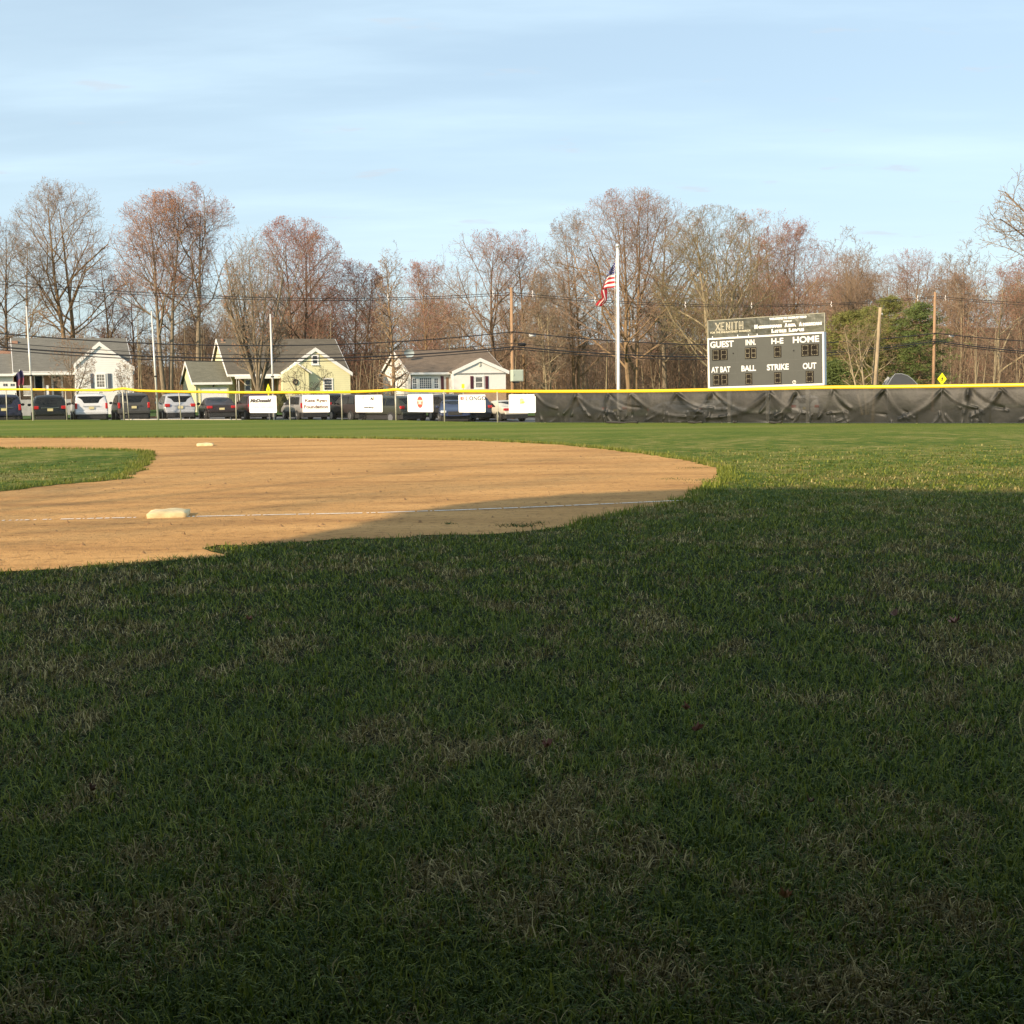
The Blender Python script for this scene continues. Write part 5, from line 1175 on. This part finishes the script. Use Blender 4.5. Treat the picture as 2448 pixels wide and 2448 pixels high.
CARS = [  # kind, colour, px of rear centre, street offset Y0, extra turn (deg), nose-to-camera, label
 ('big', ('navy', (.018, .022, .045)), 8, 79, 0, 0, 'dark blue SUV cut by the left edge of the picture'),
 ('suv', ('black', (.010, .012, .011)), 119, 79, 0, 0, 'black SUV with bright red tail lights, parked beside the leftmost pole'),
 ('big', ('white', (.60, .60, .60)), 218, 80, 0, 0, 'large white SUV parked in front of the white gable house'),
 ('big', ('graphite', (.060, .058, .055)), 320, 80, 0, 0, 'dark grey SUV between the white SUV and the silver one'),
 ('suv', ('silver', (.36, .37, .39)), 431, 80, 0, 0, 'silver crossover with red tail lights by the middle pole'),
 ('sedan', ('blackbrown', (.030, .022, .022)), 530, 79.5, -2, 0, 'black low car in front of the white garage door'),
 ('suv', ('maroon', (.050, .018, .022)), 628, 80, 0, 0, 'dark maroon SUV mostly hidden behind the McDonald banner'),
 ('van', ('greysilver', (.26, .25, .24)), 753, 80, 3, 0, 'grey minivan behind the Kate Ryan banner'),
 ('suv', ('darkgreen', (.018, .022, .018)), 812, 92, 10, 0, 'dark car further back left of the brown SUV'),
 ('big', ('umber', (.045, .035, .034)), 885, 79, 8, 0, 'big dark brown SUV with roof box behind the scribble logo banner'),
 ('sedan', ('deepblue', (.030, .038, .085)), 938, 83, 0, 1, 'dark blue sedan facing the field, beside the big brown SUV'),
 ('suv', ('darkolive', (.045, .048, .036)), 985, 76, 24, 0, 'dark olive SUV partly behind the red emblem banner'),
 ('big', ('charcoal', (.035, .036, .038)), 1050, 82, 0, 1, 'charcoal pickup-like SUV with chrome grille facing the field'),
 ('sedan', ('blue', (.022, .032, .075)), 1082, 77, -18, 1, 'blue sedan facing the field left of the LONGO banner'),
 ('suv', ('nightblue', (.040, .055, .085)), 1147, 80, 0, 0, 'dark blue SUV with yellow plate under the LONGO banner'),
 ('sedan', ('cream', (.58, .54, .44)), 1235, 78, 2, 0, 'cream white sedan with red tail light next to the tarp'),
 ('sedan', ('lightsilver', (.55, .55, .52)), 1652, 76, -72, 0, 'silver car parked side on, seen through the tarp below the scoreboard'),
 ('suv', ('palegrey', (.50, .50, .48)), 1925, 72, -40, 0, 'pale SUV seen through the tarp right of the scoreboard'),
 ('suv', ('steelblue', (.08, .10, .14)), 1470, 77, 0, 0, 'dark steel blue SUV seen faintly through the tarp by the flagpole'),
 ('sedan', ('steelgrey', (.22, .23, .25)), 1575, 77, 0, 1, 'grey sedan seen faintly through the tarp between flagpole and scoreboard')]
for kind, colr, px, Y0, turn, face, lab in CARS:
    o = make_car(kind, colr); p = on_line(px, 960, Y0); o.name = 'parked_car'
    z = lot_z(p.x); hd = TH + R(turn)
    if face: hd += math.pi
    o.location = (p.x, p.y, z); o.rotation_euler = (0, 0, hd); tag(o, lab, 'car', 'cars parked behind the outfield fence')
    s = {'suv': .97, 'big': .93, 'van': .95, 'sedan': 1.0}[kind]; o.scale = (s * .98, s, s * .93)
    if 'roof box' in lab:
        m = MB(); m.box(-.45, .45, .5, 2.2, 1.97, 2.16); m.build('roof_box', plain('roof_box_grey', (.16, .17, .20), .4), o, .06)
    if kind in ('suv', 'big', 'van') and 'roof box' not in lab:
        m = MB(); zt = max(q[1] for q in PROF[kind]['top']) + .04; W = PROF[kind]['W'] / 2 * .72
        for s_ in (1, -1): m.tube([(s_ * W, .7, zt - .03), (s_ * W, .8, zt + .03), (s_ * W, 2.6, zt + .03), (s_ * W, 2.75, zt - .04)], .022, 6)
        m.build('roof_rail', DARK, o)
    if 'chrome grille' in lab:
        m = MB(); L_ = PROF[kind]['L']; m.box(-.62, .62, L_ + .0, L_ + .05, .72, .78); m.box(-.62, .62, L_ + .0, L_ + .05, .98, 1.04); m.box(-.62, -.56, L_ + .0, L_ + .052, .79, .97); m.box(.56, .62, L_ + .0, L_ + .052, .79, .97); m.build('grille_surround', CHR, o)

# ------------------------------------------------------------------ trees
def gen_tree(seed, H, W, h0=.28, stems=1, limbs=17, n2=11, n3=6, n4=4, up=.08, r0=.26, spread=58, stem_tilt=8, lean=0.0, wob=.16, split=0.0, twig=.0085, off=(0, 0), conic=0.0, minz=0):
    rg = random.Random(seed); T = [[], [], [], []]; C = [[], [], [], []]; B = [[], [], [], []]
    cz = H * (h0 + (1 - h0) * .52); rz = H * (1 - h0) * .50; rx = W / 2; ox, oy = off
    def inside(p, k=1.0):
        z = (p[2] - cz) / (rz * k); rr = rx * k
        if conic: rr = rr * (1 - conic * max(0, min(1, (p[2] - H * h0) / (H * (1 - h0)))))
        if z < 0: z *= .82
        return ((p[0] - ox - lean * .75 * max(p[2], 0)) / rr) ** 2 + ((p[1] - oy) / rr) ** 2 + z * z < 1
    def norm(v): l = math.sqrt(v[0] ** 2 + v[1] ** 2 + v[2] ** 2) + 1e-9; return (v[0] / l, v[1] / l, v[2] / l)
    def side(d, ang, az):
        a = Vector(d); u = a.cross(Vector((0, 0, 1)) if abs(a.z) < .95 else Vector((1, 0, 0))).normalized(); w = a.cross(u)
        q = a * math.cos(ang) + (u * math.cos(az) + w * math.sin(az)) * math.sin(ang); return (q.x, q.y, q.z)
    segs = (12, 7, 5, 3, 2)
    cnt = (limbs, n2, n3, n4)
    def grow(p, d, L, r, lvl, start=0.0):
        ns = segs[lvl]; st = L / ns; az = rg.uniform(0, 6.28); rt = r * (.10 if lvl == 0 else .30)
        kids = []
        if lvl < 4:
            n = cnt[lvl]; 
            for k in range(n): kids.append(start + (1 - start) * (k + rg.uniform(.1, .9)) / n)
        ki = 0; r1 = r
        S = T if lvl <= 1 else C
        for i in range(ns):
            w = wob * (0.16 if lvl == 0 else 1.0 if lvl < 3 else 1.3)
            d = norm((d[0] + rg.gauss(0, w), d[1] + rg.gauss(0, w), d[2] + rg.gauss(0, w * .7) + up * (.25, .55, .6, .9, 1.0)[lvl]))
            q = (p[0] + d[0] * st, p[1] + d[1] * st, p[2] + d[2] * st)
            if lvl > 0 and q[2] < minz: q = (q[0], q[1], p[2] + .05)
            r2 = max(r + (rt - r) * (i + 1) / ns, twig * .6)
            if lvl > 0 and not inside(q, 1.06): 
                if i > 0 or lvl > 2: 
                    return
            S[0].append(p); S[1].append(q); S[2].append(r1); S[3].append(r2); 
            t1 = (i + 1) / ns
            while ki < len(kids) and kids[ki] <= t1:
                t = kids[ki]; f = (t - i / ns) * ns; bp = (p[0] + (q[0] - p[0]) * f, p[1] + (q[1] - p[1]) * f, p[2] + (q[2] - p[2]) * f)
                az += 2.4 + rg.uniform(-.5, .5)
                if lvl == 0:
                    a = R(spread * (1.15 - .55 * t)) * rg.uniform(.75, 1.25); dd = side(d, a, az); LL = 0
                    # reach of the crown in this direction
                    s = .4
                    while s < H: 
                        if not inside((bp[0] + dd[0] * s, bp[1] + dd[1] * s, bp[2] + (dd[2] + up * 1.2) * s)) and s > .8: break
                        s += .4
                    LL = s * rg.uniform(.92, 1.25); rr = r2 * rg.uniform(.45, .72) * min(1, .35 + LL / (rx * 1.3))
                    grow(bp, dd, LL, rr, 1, .14)
                else:
                    a = R(rg.uniform(28, 62)); dd = side(d, a, az); LL = L * (1 - .5 * t) * rg.uniform(.40, .72)
                    rr = max(twig * .55 * (5 - lvl), r2 * .62); rr = min(rr, r2)
                    grow(bp, dd, LL, rr, lvl + 1, .12)
                ki += 1
            p = q; r1 = r2
        if lvl >= 3: 
            B[0].append(p); B[1].append((p[0] + d[0] * .11, p[1] + d[1] * .11, p[2] + d[2] * .11)); B[2].append(.012); B[3].append(.019)
    for s in range(stems):
        a = 2 * math.pi * s / stems + rg.uniform(0, 1); ti = R(stem_tilt) * (rg.uniform(.7, 1.2) if stems > 1 else 0)
        d = norm((math.sin(ti) * math.cos(a) + lean, math.sin(ti) * math.sin(a), math.cos(ti)))
        if split and stems > 1:
            if s == 0:
                T[0].append((0, 0, -.3)); T[1].append((0, 0, split)); T[2].append(r0 * 1.25); T[3].append(r0)
            grow((0.02 * math.cos(a), 0.02 * math.sin(a), split - .1), d, (H - split) * .93, r0 * .62, 0, max(.08, (h0 * H - split) / (H - split)))
        else: grow((.18 * math.cos(a) * (stems > 1), .18 * math.sin(a) * (stems > 1), -.4), d, H * .93, r0 * (1 if stems == 1 else .8), 0, h0)
    return [np.array(x, dtype=float).reshape(-1, 3) if k < 2 else np.array(x, dtype=float) for k, x in enumerate(T)], [np.array(x, dtype=float).reshape(-1, 3) if k < 2 else np.array(x, dtype=float) for k, x in enumerate(C)], [np.array(x, dtype=float).reshape(-1, 3) if k < 2 else np.array(x, dtype=float) for k, x in enumerate(B)]
def tree_meshes(seed, budf=.5, **kw):
    T, C, B = gen_tree(seed, **kw)
    V1, Q1 = prisms(T[0], T[1], T[2], T[3], 6); tm = np_mesh('trunk', V1, [Q1], True)
    V2, Q2 = prisms(C[0], C[1], C[2], C[3], 3); rgn = np.random.RandomState(seed)
    k = rgn.rand(len(B[0])) < budf
    if not len(Q2): print('EMPTY', seed, kw); raise SystemExit
    mi = np.zeros(len(Q2), int)
    if k.any():
        V3, Q3 = prisms(B[0][k], B[1][k], B[2][k], B[3][k], 3); V2 = np.concatenate([V2, V3]); Q2 = np.concatenate([Q2, Q3 + (len(V2) - len(V3))]); mi = np.concatenate([mi, np.ones(len(Q3), int)])
    cm = np_mesh('crown', V2, [Q2], False, mi); return tm, cm
BK = {'warm': bark('bark_warm', (.27, .185, .105)), 'grey': bark('bark_grey', (.24, .195, .135)), 'pale': bark('bark_pale', (.33, .27, .17)), 'dark': bark('bark_dark', (.17, .12, .08))}
TW = {'grey': bark('twig_grey', (.29, .235, .17), .7), 'warm': bark('twig_warm', (.30, .21, .145), .7), 'red': bark('twig_red', (.31, .195, .14), .7), 'olive': bark('twig_olive', (.23, .19, .10), .7)}
BUD = {'red': plain('bud_red', (.36, .135, .09), .8, var=.3), 'orange': plain('bud_orange', (.44, .21, .10), .8, var=.3), 'brown': plain('bud_brown', (.30, .18, .11), .8, var=.3), 'pink': plain('bud_pink', (.38, .18, .14), .8, var=.3)}
def tree(px, d, top, wpx, seed, label, bk='warm', tw='grey', bud='brown', budf=.4, group=None, **kw):
    b = P(px, 950, d); gz = ground_z(b.x, d); H = P(px, top, d).z - gz; W = wpx * d / F * (1.18 if group else 1)
    tm, cm = tree_meshes(seed, budf, H=H, W=W, **kw)
    o = thing('bare_tree', label, 'tree', (b.x, d, gz), 0, group); link('trunk', tm, o, BK[bk]); link('crown', cm, o, [TW[tw], BUD[bud]]); return o
TG = 'bare trees behind the houses and street'
TREES = [
 (2, 112, 505, 190, 101, 'bare grey tree cut by the left edge of the picture', dict(bk='dark', tw='grey', h0=.25, stems=2)),
 (75, 125, 560, 170, 102, 'shorter bare tree between the left edge and the tall twin-trunk tree', dict(tw='olive', h0=.2)),
 (163, 118, 437, 215, 103, 'tall straight bare tree with rust trunk, left trunk of the close pair', dict(bk='warm', tw='grey', h0=.32, limbs=15, r0=.30)),
 (189, 119, 448, 230, 104, 'tall bare tree close beside the rust trunk, right trunk of the pair', dict(bk='warm', tw='warm', h0=.36, limbs=14, r0=.30)),
 (262, 122, 565, 120, 105, 'slender bare tree with reddish top above the white gable roof', dict(tw='red', bud='red', budf=.7, h0=.35, r0=.18)),
 (400, 112, 466, 205, 106, 'tall orange-red budding tree, most orange crown on the left', dict(bk='grey', tw='red', bud='orange', budf=.8, h0=.40, stems=2, stem_tilt=3, r0=.33, spread=50)),
 (474, 113, 450, 215, 107, 'tall budding tree with pinkish crown right of the orange-red one', dict(bk='grey', tw='warm', bud='pink', budf=.8, h0=.42, r0=.30)),
 (520, 130, 640, 110, 108, 'dark leaning bare tree behind the yellow house chimney', dict(bk='dark', tw='grey', h0=.3, lean=-.22, r0=.2)),
 (325, 128, 640, 120, 109, 'thin bare tree between the white house and the orange crown', dict(bk='dark', tw='grey', h0=.25, r0=.16)),
 (712, 116, 532, 230, 110, 'bare tree with crimson buds behind the yellow house roof', dict(bk='dark', tw='red', bud='red', budf=.9, h0=.24, stems=2, r0=.28)),
 (770, 124, 560, 170, 111, 'forked grey tree with crimson crown above the yellow gable', dict(bk='pale', tw='warm', bud='red', budf=.7, h0=.22, lean=-.08, r0=.22)),
 (855, 122, 630, 150, 112, 'low reddish bare tree between the yellow house and ranch house', dict(tw='red', bud='red', budf=.9, h0=.15, stems=2, r0=.2)),
 (1020, 120, 625, 150, 113, 'reddish brown bare tree behind the ranch house roof', dict(tw='red', bud='pink', budf=.8, h0=.18, r0=.2)),
 (1195, 116, 560, 230, 114, 'tall bare tree leaning left behind the ranch house', dict(bk='dark', tw='warm', bud='pink', budf=.6, h0=.28, lean=-.12, r0=.28)),
 (1252, 118, 556, 130, 115, 'upright bare tree directly behind the wooden pole with the green box', dict(tw='warm', bud='pink', budf=.5, h0=.3, r0=.22)),
 (1310, 112, 640, 110, 116, 'slim pale-trunk tree right of the green box pole', dict(bk='pale', tw='grey', h0=.2, stems=3, stem_tilt=4, r0=.16)),
 (1378, 116, 512, 150, 117, 'tall narrow bare tree left of the flagpole', dict(tw='grey', h0=.22, stems=2, stem_tilt=3, r0=.24)),
 (1512, 110, 466, 320, 118, 'tallest broad bare tree rising behind the flagpole top', dict(bk='warm', tw='warm', bud='pink', budf=.4, h0=.22, stems=2, stem_tilt=9, limbs=17, r0=.34, spread=50)),
 (1590, 118, 485, 190, 119, 'bare spreading tree just right of the tallest tree', dict(bk='grey', tw='grey', h0=.25, r0=.3, spread=50)),
 (1705, 104, 505, 250, 120, 'broad tree with pale lichen limbs above the scoreboard', dict(bk='pale', tw='olive', h0=.25, stems=2, stem_tilt=8, limbs=16, r0=.32, spread=54)),
 (1800, 118, 512, 180, 121, 'round bare brown tree above the scoreboard header, centre', dict(bk='grey', tw='warm', bud='orange', budf=.5, h0=.25, r0=.28)),
 (1890, 120, 515, 190, 122, 'pink-budded tree sloping down right of the scoreboard top', dict(tw='red', bud='pink', budf=.9, h0=.22, stems=2, r0=.26)),
 (2030, 135, 612, 170, 123, 'bare tree above the left end of the pines', dict(tw='warm', bud='brown', h0=.25, r0=.22)),
 (2075, 92, 742, 120, 124, 'pale forked bare tree right behind the leaning post', dict(bk='pale', tw='olive', h0=.25, stems=3, stem_tilt=14, r0=.15, limbs=10, n2=7, n3=4, n4=3)),
 (2170, 138, 600, 190, 125, 'bare crown rising above the right pole and pines', dict(tw='red', bud='red', budf=.4, h0=.25, r0=.24)),
 (2290, 130, 660, 150, 126, 'brown bare tree right of the pole with the yellow sign', dict(bk='pale', tw='warm', h0=.2, r0=.2)),
 (2390, 125, 640, 170, 127, 'bare tree with thin pale trunk near the right edge', dict(bk='pale', tw='warm', bud='red', budf=.5, h0=.2, r0=.22)),
 (2475, 132, 620, 180, 128, 'reddish bare tree cut by the right edge behind the far oak', dict(tw='red', bud='red', budf=.7, h0=.2, r0=.24)),
 (2580, 78, 330, 400, 129, 'near oak outside the frame whose branches reach in at the right edge', dict(bk='dark', tw='grey', h0=.3, r0=.42, spread=65, limbs=18, twig=.014, wob=.24)),
]
for px, d, top, w, seed, lab, kw in TREES: tree(px, d, top, w, seed, lab, group=TG, **kw)
# front-yard trees
tree(618, 89, 548, 160, 201, 'vase-shaped bare tree with many upright limbs before the yellow house', bk='grey', tw='grey', bud='orange', budf=.15, h0=.24, stems=9, split=1.9, stem_tilt=24, limbs=10, n2=8, n3=6, n4=4, r0=.19, spread=34, up=.13)
tree(941, 88, 575, 118, 202, 'single straight slender bare tree before the white ranch house', bk='warm', tw='grey', bud='brown', h0=.15, limbs=38, n2=7, n3=4, n4=3, r0=.17, spread=60, conic=.45, up=.05, wob=.12)
tree(172, 84, 800, 115, 203, 'small round bare ornamental tree before the white gable house', bk='dark', tw='grey', bud='brown', h0=.28, stems=3, split=1.0, stem_tilt=14, limbs=8, n2=6, n3=5, n4=3, r0=.08, twig=.008)
tree(305, 86, 860, 62, 204, 'tiny bare bush tree at the white gable house right corner', bk='dark', tw='grey', bud='brown', h0=.2, stems=3, split=.5, stem_tilt=20, limbs=8, n2=6, n3=4, n4=3, r0=.05, twig=.007)
# branch hanging over the yellow house wall
tree(722, 93, 868, 150, 205, 'low spreading bare magnolia against the yellow house wall', bk='grey', tw='grey', bud='brown', h0=.3, stems=3, split=.8, stem_tilt=35, limbs=6, n2=5, n3=3, n4=2, r0=.09, twig=.01, up=.02, wob=.25)

# evergreens
def pine(px, d, top, wpx, seed, label, col='a'):
    b = P(px, 950, d); gz = ground_z(b.x, d); H = P(px, top, d).z - gz; W = wpx * d / F; rg = np.random.RandomState(seed)
    o = thing('pine_tree', label, 'tree', (b.x, d, gz), 0, 'evergreen pines behind the tarp fence')
    A = []; Bp = []; ra = []; rb = []; V = []; 
    A.append((0, 0, -.5)); Bp.append((.1, 0, H * .97)); ra.append(.24); rb.append(.04)
    clusters = []
    for k in range(64):
        t = (k + rg.rand()) / 64; z = H * (.10 + .88 * t); L = W / 2 * (1 - t ** 2.2) ** .7 * rg.uniform(.45, 1.2) + .3; a = k * 2.4 + rg.rand()
        p = np.array((0, 0, z)); dr = np.array((math.cos(a), math.sin(a), .12 - .05 * L)); 
        for s in range(5):
            q = p + dr * L / 5; dr = dr + np.array((rg.normal(0, .12), rg.normal(0, .12), .05)); A.append(p); Bp.append(q); ra.append(.05 * (1 - s / 6)); rb.append(.05 * (1 - (s + 1) / 6)); p = q
            if s >= 1:
                for c in range(4): clusters.append(q + rg.normal(0, .26 + .07 * L, 3) * np.array((1, 1, .30)))
    V1, Q1 = prisms(np.array(A), np.array(Bp), np.array(ra), np.array(rb), 5); link('trunk', np_mesh('trunk', V1, [Q1], True), o, BK['warm'])
    C = np.array(clusters); n = 17; P0 = np.repeat(C, n, 0) + rg.normal(0, .13, (len(C) * n, 3)) * np.array((1.3, 1.3, .6)); D_ = rg.normal(0, 1, (len(P0), 3)); D_[:, 2] = np.abs(D_[:, 2]) * .5 + .1; D_ /= np.linalg.norm(D_, axis=1, keepdims=True)
    S_ = np.cross(D_, rg.normal(0, 1, D_.shape)); S_ /= np.linalg.norm(S_, axis=1, keepdims=True); Ln = rg.uniform(.14, .34, (len(P0), 1)); Wd = .026
    V = np.stack([P0 - S_ * Wd, P0 + S_ * Wd, P0 + D_ * Ln], 1).reshape(-1, 3); F3 = np.arange(len(V)).reshape(-1, 3)
    link('crown', np_mesh('crown', V, [F3]), o, plain('needles_' + col, {'a': (.165, .17, .048), 'b': (.105, .14, .042)}[col], .7, var=.45, scale=.9, spec=.2)); return o
pine(2030, 100, 745, 215, 301, 'broad olive green pine right of the scoreboard, leftmost pine')
pine(2118, 104, 708, 230, 302, 'tallest olive green pine behind the leaning post')
pine(2196, 101, 725, 150, 303, 'darker green pine touching the right utility pole', 'b')
pine(2072, 108, 738, 210, 305, 'dull green pine between the two tallest pines, partly hidden')
pine(1995, 96, 865, 90, 304, 'low dark pine boughs behind the scoreboard right edge', 'b')

# shrubs at the yellow house
def shrub(px, d, top, wpx, seed, label, c):
    b = P(px, 960, d); gz = lot_z(b.x) + .1; H = P(px, top, d).z - gz; W = wpx * d / F; rg = np.random.RandomState(seed); n = 9000
    D_ = rg.normal(0, 1, (n, 3)); D_ /= np.linalg.norm(D_, axis=1, keepdims=True); rr = rg.uniform(.55, 1, (n, 1)) ** .5
    P0 = D_ * rr * np.array((W / 2, W / 2, H / 2)) * (1 + .12 * np.sin(D_[:, :1] * 7 + D_[:, 2:] * 5)) + np.array((0, 0, H / 2)); taper = 1 - .45 * (P0[:, 2:] / H); P0[:, :2] *= taper
    S_ = np.cross(D_, rg.normal(0, 1, D_.shape)); S_ /= np.linalg.norm(S_, axis=1, keepdims=True); T_ = np.cross(S_, D_) + D_ * .5
    V = np.stack([P0 - S_ * .03, P0 + S_ * .03, P0 + T_ * .08], 1).reshape(-1, 3)
    o = thing('shrub', label, 'shrub', (b.x, d, gz)); link('foliage', np_mesh('foliage', V, [np.arange(len(V)).reshape(-1, 3)]), o, plain('shrub_leaf_%d' % seed, c, .8, var=.4, scale=3))
    m = MB(); m.tube([(0, 0, -.3), (0, 0, H * .7)], [.06, .02], 6); m.build('stem', BK['dark'], o)
shrub(672, 90, 935, 34, 401, 'rounded olive evergreen shrub beside the McDonald banner', (.085, .085, .025))
shrub(589, 92, 944, 20, 402, 'small olive shrub at the yellow house porch steps', (.085, .085, .03))

# dense woods far behind: one mass
rg = np.random.RandomState(77); AA = []; BB = []; RA = []; RB = []
protos = [gen_tree(900 + k, 1.0 * H, W, h0=.2, limbs=13, n2=7, n3=4, n4=2, r0=.17, twig=.022, stems=1 + k % 2, stem_tilt=5) for k, (H, W) in enumerate(((15, 8), (13, 9), (17, 8), (12, 7)))]
for k in range(230):
    ang = rg.uniform(-.46, .46); d = 130 + 105 * rg.uniform(0, 1) ** 1.4; x = d * math.tan(ang); T, C, B = protos[rg.randint(4)]
    px = CX + F * x / d
    want = np.interp(px, [0, 300, 600, 900, 1300, 1700, 2000, 2448], [800, 800, 720, 690, 690, 640, 625, 655]) + rg.uniform(-25, 60)
    gz = ground_z(x, d); top = CAMH + (HOR(px) - want) / F * d; hgt = max(5.0, top - gz); s = hgt / 15.0
    a = rg.uniform(0, 6.28); c_, s_ = math.cos(a), math.sin(a); M = np.array(((c_, -s_, 0), (s_, c_, 0), (0, 0, 1)))
    sc3 = np.array((max(s, .8), max(s, .8), s))
    for S_ in (T, C):
        AA.append((S_[0] * sc3) @ M.T + np.array((x, d, gz))); BB.append((S_[1] * sc3) @ M.T + np.array((x, d, gz))); RA.append(S_[2]); RB.append(S_[3])
AA = np.concatenate(AA); BB = np.concatenate(BB); RA = np.concatenate(RA); RB = np.concatenate(RB)
V, Q = prisms(AA, BB, RA, RB, 3)
WOODM = bark('distant_wood', (.27, .195, .13), .7)
o = link('distant_woods', np_mesh('distant_woods', V, [Q]), None, WOODM); tag(o, 'hazy mass of brown bare woodland far behind the street', 'woods', kind='stuff')
# brush and saplings at the wood's edge
n = 52000; ang = rg.uniform(-.45, .45, n); d = rg.uniform(116, 142, n); x = d * np.tan(ang)
keep = np.ones(n, bool); zb = np.array([ground_z(a, b) for a, b in zip(x, d)])
hh = rg.uniform(0, 1, n) ** 1.3 * (5.5 + 2.2 * np.sin(x * .21) + 1.4 * np.sin(x * .67 + 2)); L = rg.uniform(.5, 1.9, n)
A = np.stack([x, d, zb + hh], 1); D_ = np.stack([rg.normal(0, .45, n), rg.normal(0, .3, n), rg.uniform(.3, 1.2, n)], 1); D_ /= np.linalg.norm(D_, axis=1, keepdims=True)
V, Q = prisms(A, A + D_ * L[:, None], rg.uniform(.010, .022, n), np.full(n, .006), 3)
ns = 420; xs_ = rg.uniform(-.45, .45, ns); ds = rg.uniform(112, 140, ns); X_s = ds * np.tan(xs_); zs = np.array([ground_z(a, b) for a, b in zip(X_s, ds)])
A2 = np.stack([X_s, ds, zs], 1); B2 = A2 + np.stack([rg.normal(0, .5, ns), rg.normal(0, .5, ns), rg.uniform(4, 10, ns)], 1)
V2, Q2 = prisms(A2, B2, rg.uniform(.04, .10, ns), np.full(ns, .015), 4)
mi = np.concatenate([np.zeros(len(Q), int), np.ones(len(Q2), int)]); 
o = link('woodland_brush', np_mesh('woodland_brush', np.concatenate([V, V2]), [np.concatenate([Q, Q2 + len(V)])], False, mi), None, [bark('brush_twigs', (.25, .17, .11), .65), BK['pale']])
tag(o, 'tangled brown brush and saplings along the woodland edge', 'brush', kind='stuff')

# ------------------------------------------------------------------ out of view: block and canopy added to shade the lawn, and trees
tE = math.tan(R(SUN_EL)); sdx, sdy = math.sin(R(SUN_AZ)), math.cos(R(SUN_AZ)); YC = -3.0
prof = []
for px, py in ((0, 1372), (300, 1350), (500, 1330), (640, 1298), (800, 1266), (950, 1228), (1100, 1206), (1250, 1190), (1400, 1181), (1550, 1173), (1700, 1168), (1950, 1166), (2200, 1170), (2448, 1176), (2800, 1180)):
    e = G(px, py); t = (e.y - YC) / sdy; prof.append((e.x - sdx * t, t * tE))  # outline traced back along the sun from the wanted shadow edge
rg = random.Random(3)
ps = []
for i in range(len(prof) - 1):
    for k in range(6):
        f = k / 6; ps.append((prof[i][0] + (prof[i + 1][0] - prof[i][0]) * f + rg.uniform(-.10, .10), prof[i][1] + (prof[i + 1][1] - prof[i][1]) * f + rg.uniform(-.12, .12)))
ps.append(prof[-1]); lastx, lastz = prof[-1]
poly = [(ps[0][0] + .3, -1.0)] + ps + [(lastx + 14, lastz + .3), (lastx + 30, lastz - 1), (lastx + 30, -1.0)]
m = MB(); m.prism(poly, YC - 1.2, YC, 'y')
o = m.build('lawn_shadow_caster', plain('caster_dark_green', (.03, .05, .018), .9, var=.5, scale=3, bumpy=1.0)); tag(o, 'unseen tall dark green block added behind the camera to cast the lawn shadow', 'shadow_caster')  # added block, its outline shaped to throw the lawn's shadow edge
for k, (x, y, H, W, sd, lab) in enumerate(((-27, -13, 21, 9, 501, 'bare tree behind the photographer, farther left'), (-34, -9, 21, 9, 502, 'bare tree behind the photographer, farthest left'))):
    tm, cm = tree_meshes(sd, .3, H=H, W=W, h0=.35, limbs=12, n2=6, n3=4, n4=2, r0=.3, twig=.02)
    o = thing('bare_tree', lab, 'tree', (x, y, 0)); link('trunk', tm, o, BK['grey']); link('crown', cm, o, [TW['grey'], BUD['brown']])

# unseen canopy over the camera, added only to darken the nearest grass
t = thing('shade_canopy', 'unseen dark canopy on posts added above the camera to shade the nearest grass', 'roof', (0, -.5, 0))
m = MB(); m.box(-7, 7, -2.2, 3.3, 2.45, 2.6); m.build('canopy_deck', plain('canopy_dark', (.05, .05, .045), .8), t)
for x in (-6.5, 6.5):
    for y in (-1.9, 3.0):
        m = MB(); m.box(x - .06, x + .06, y - .06, y + .06, 0, 2.448); m.build('post', STEEL, t)
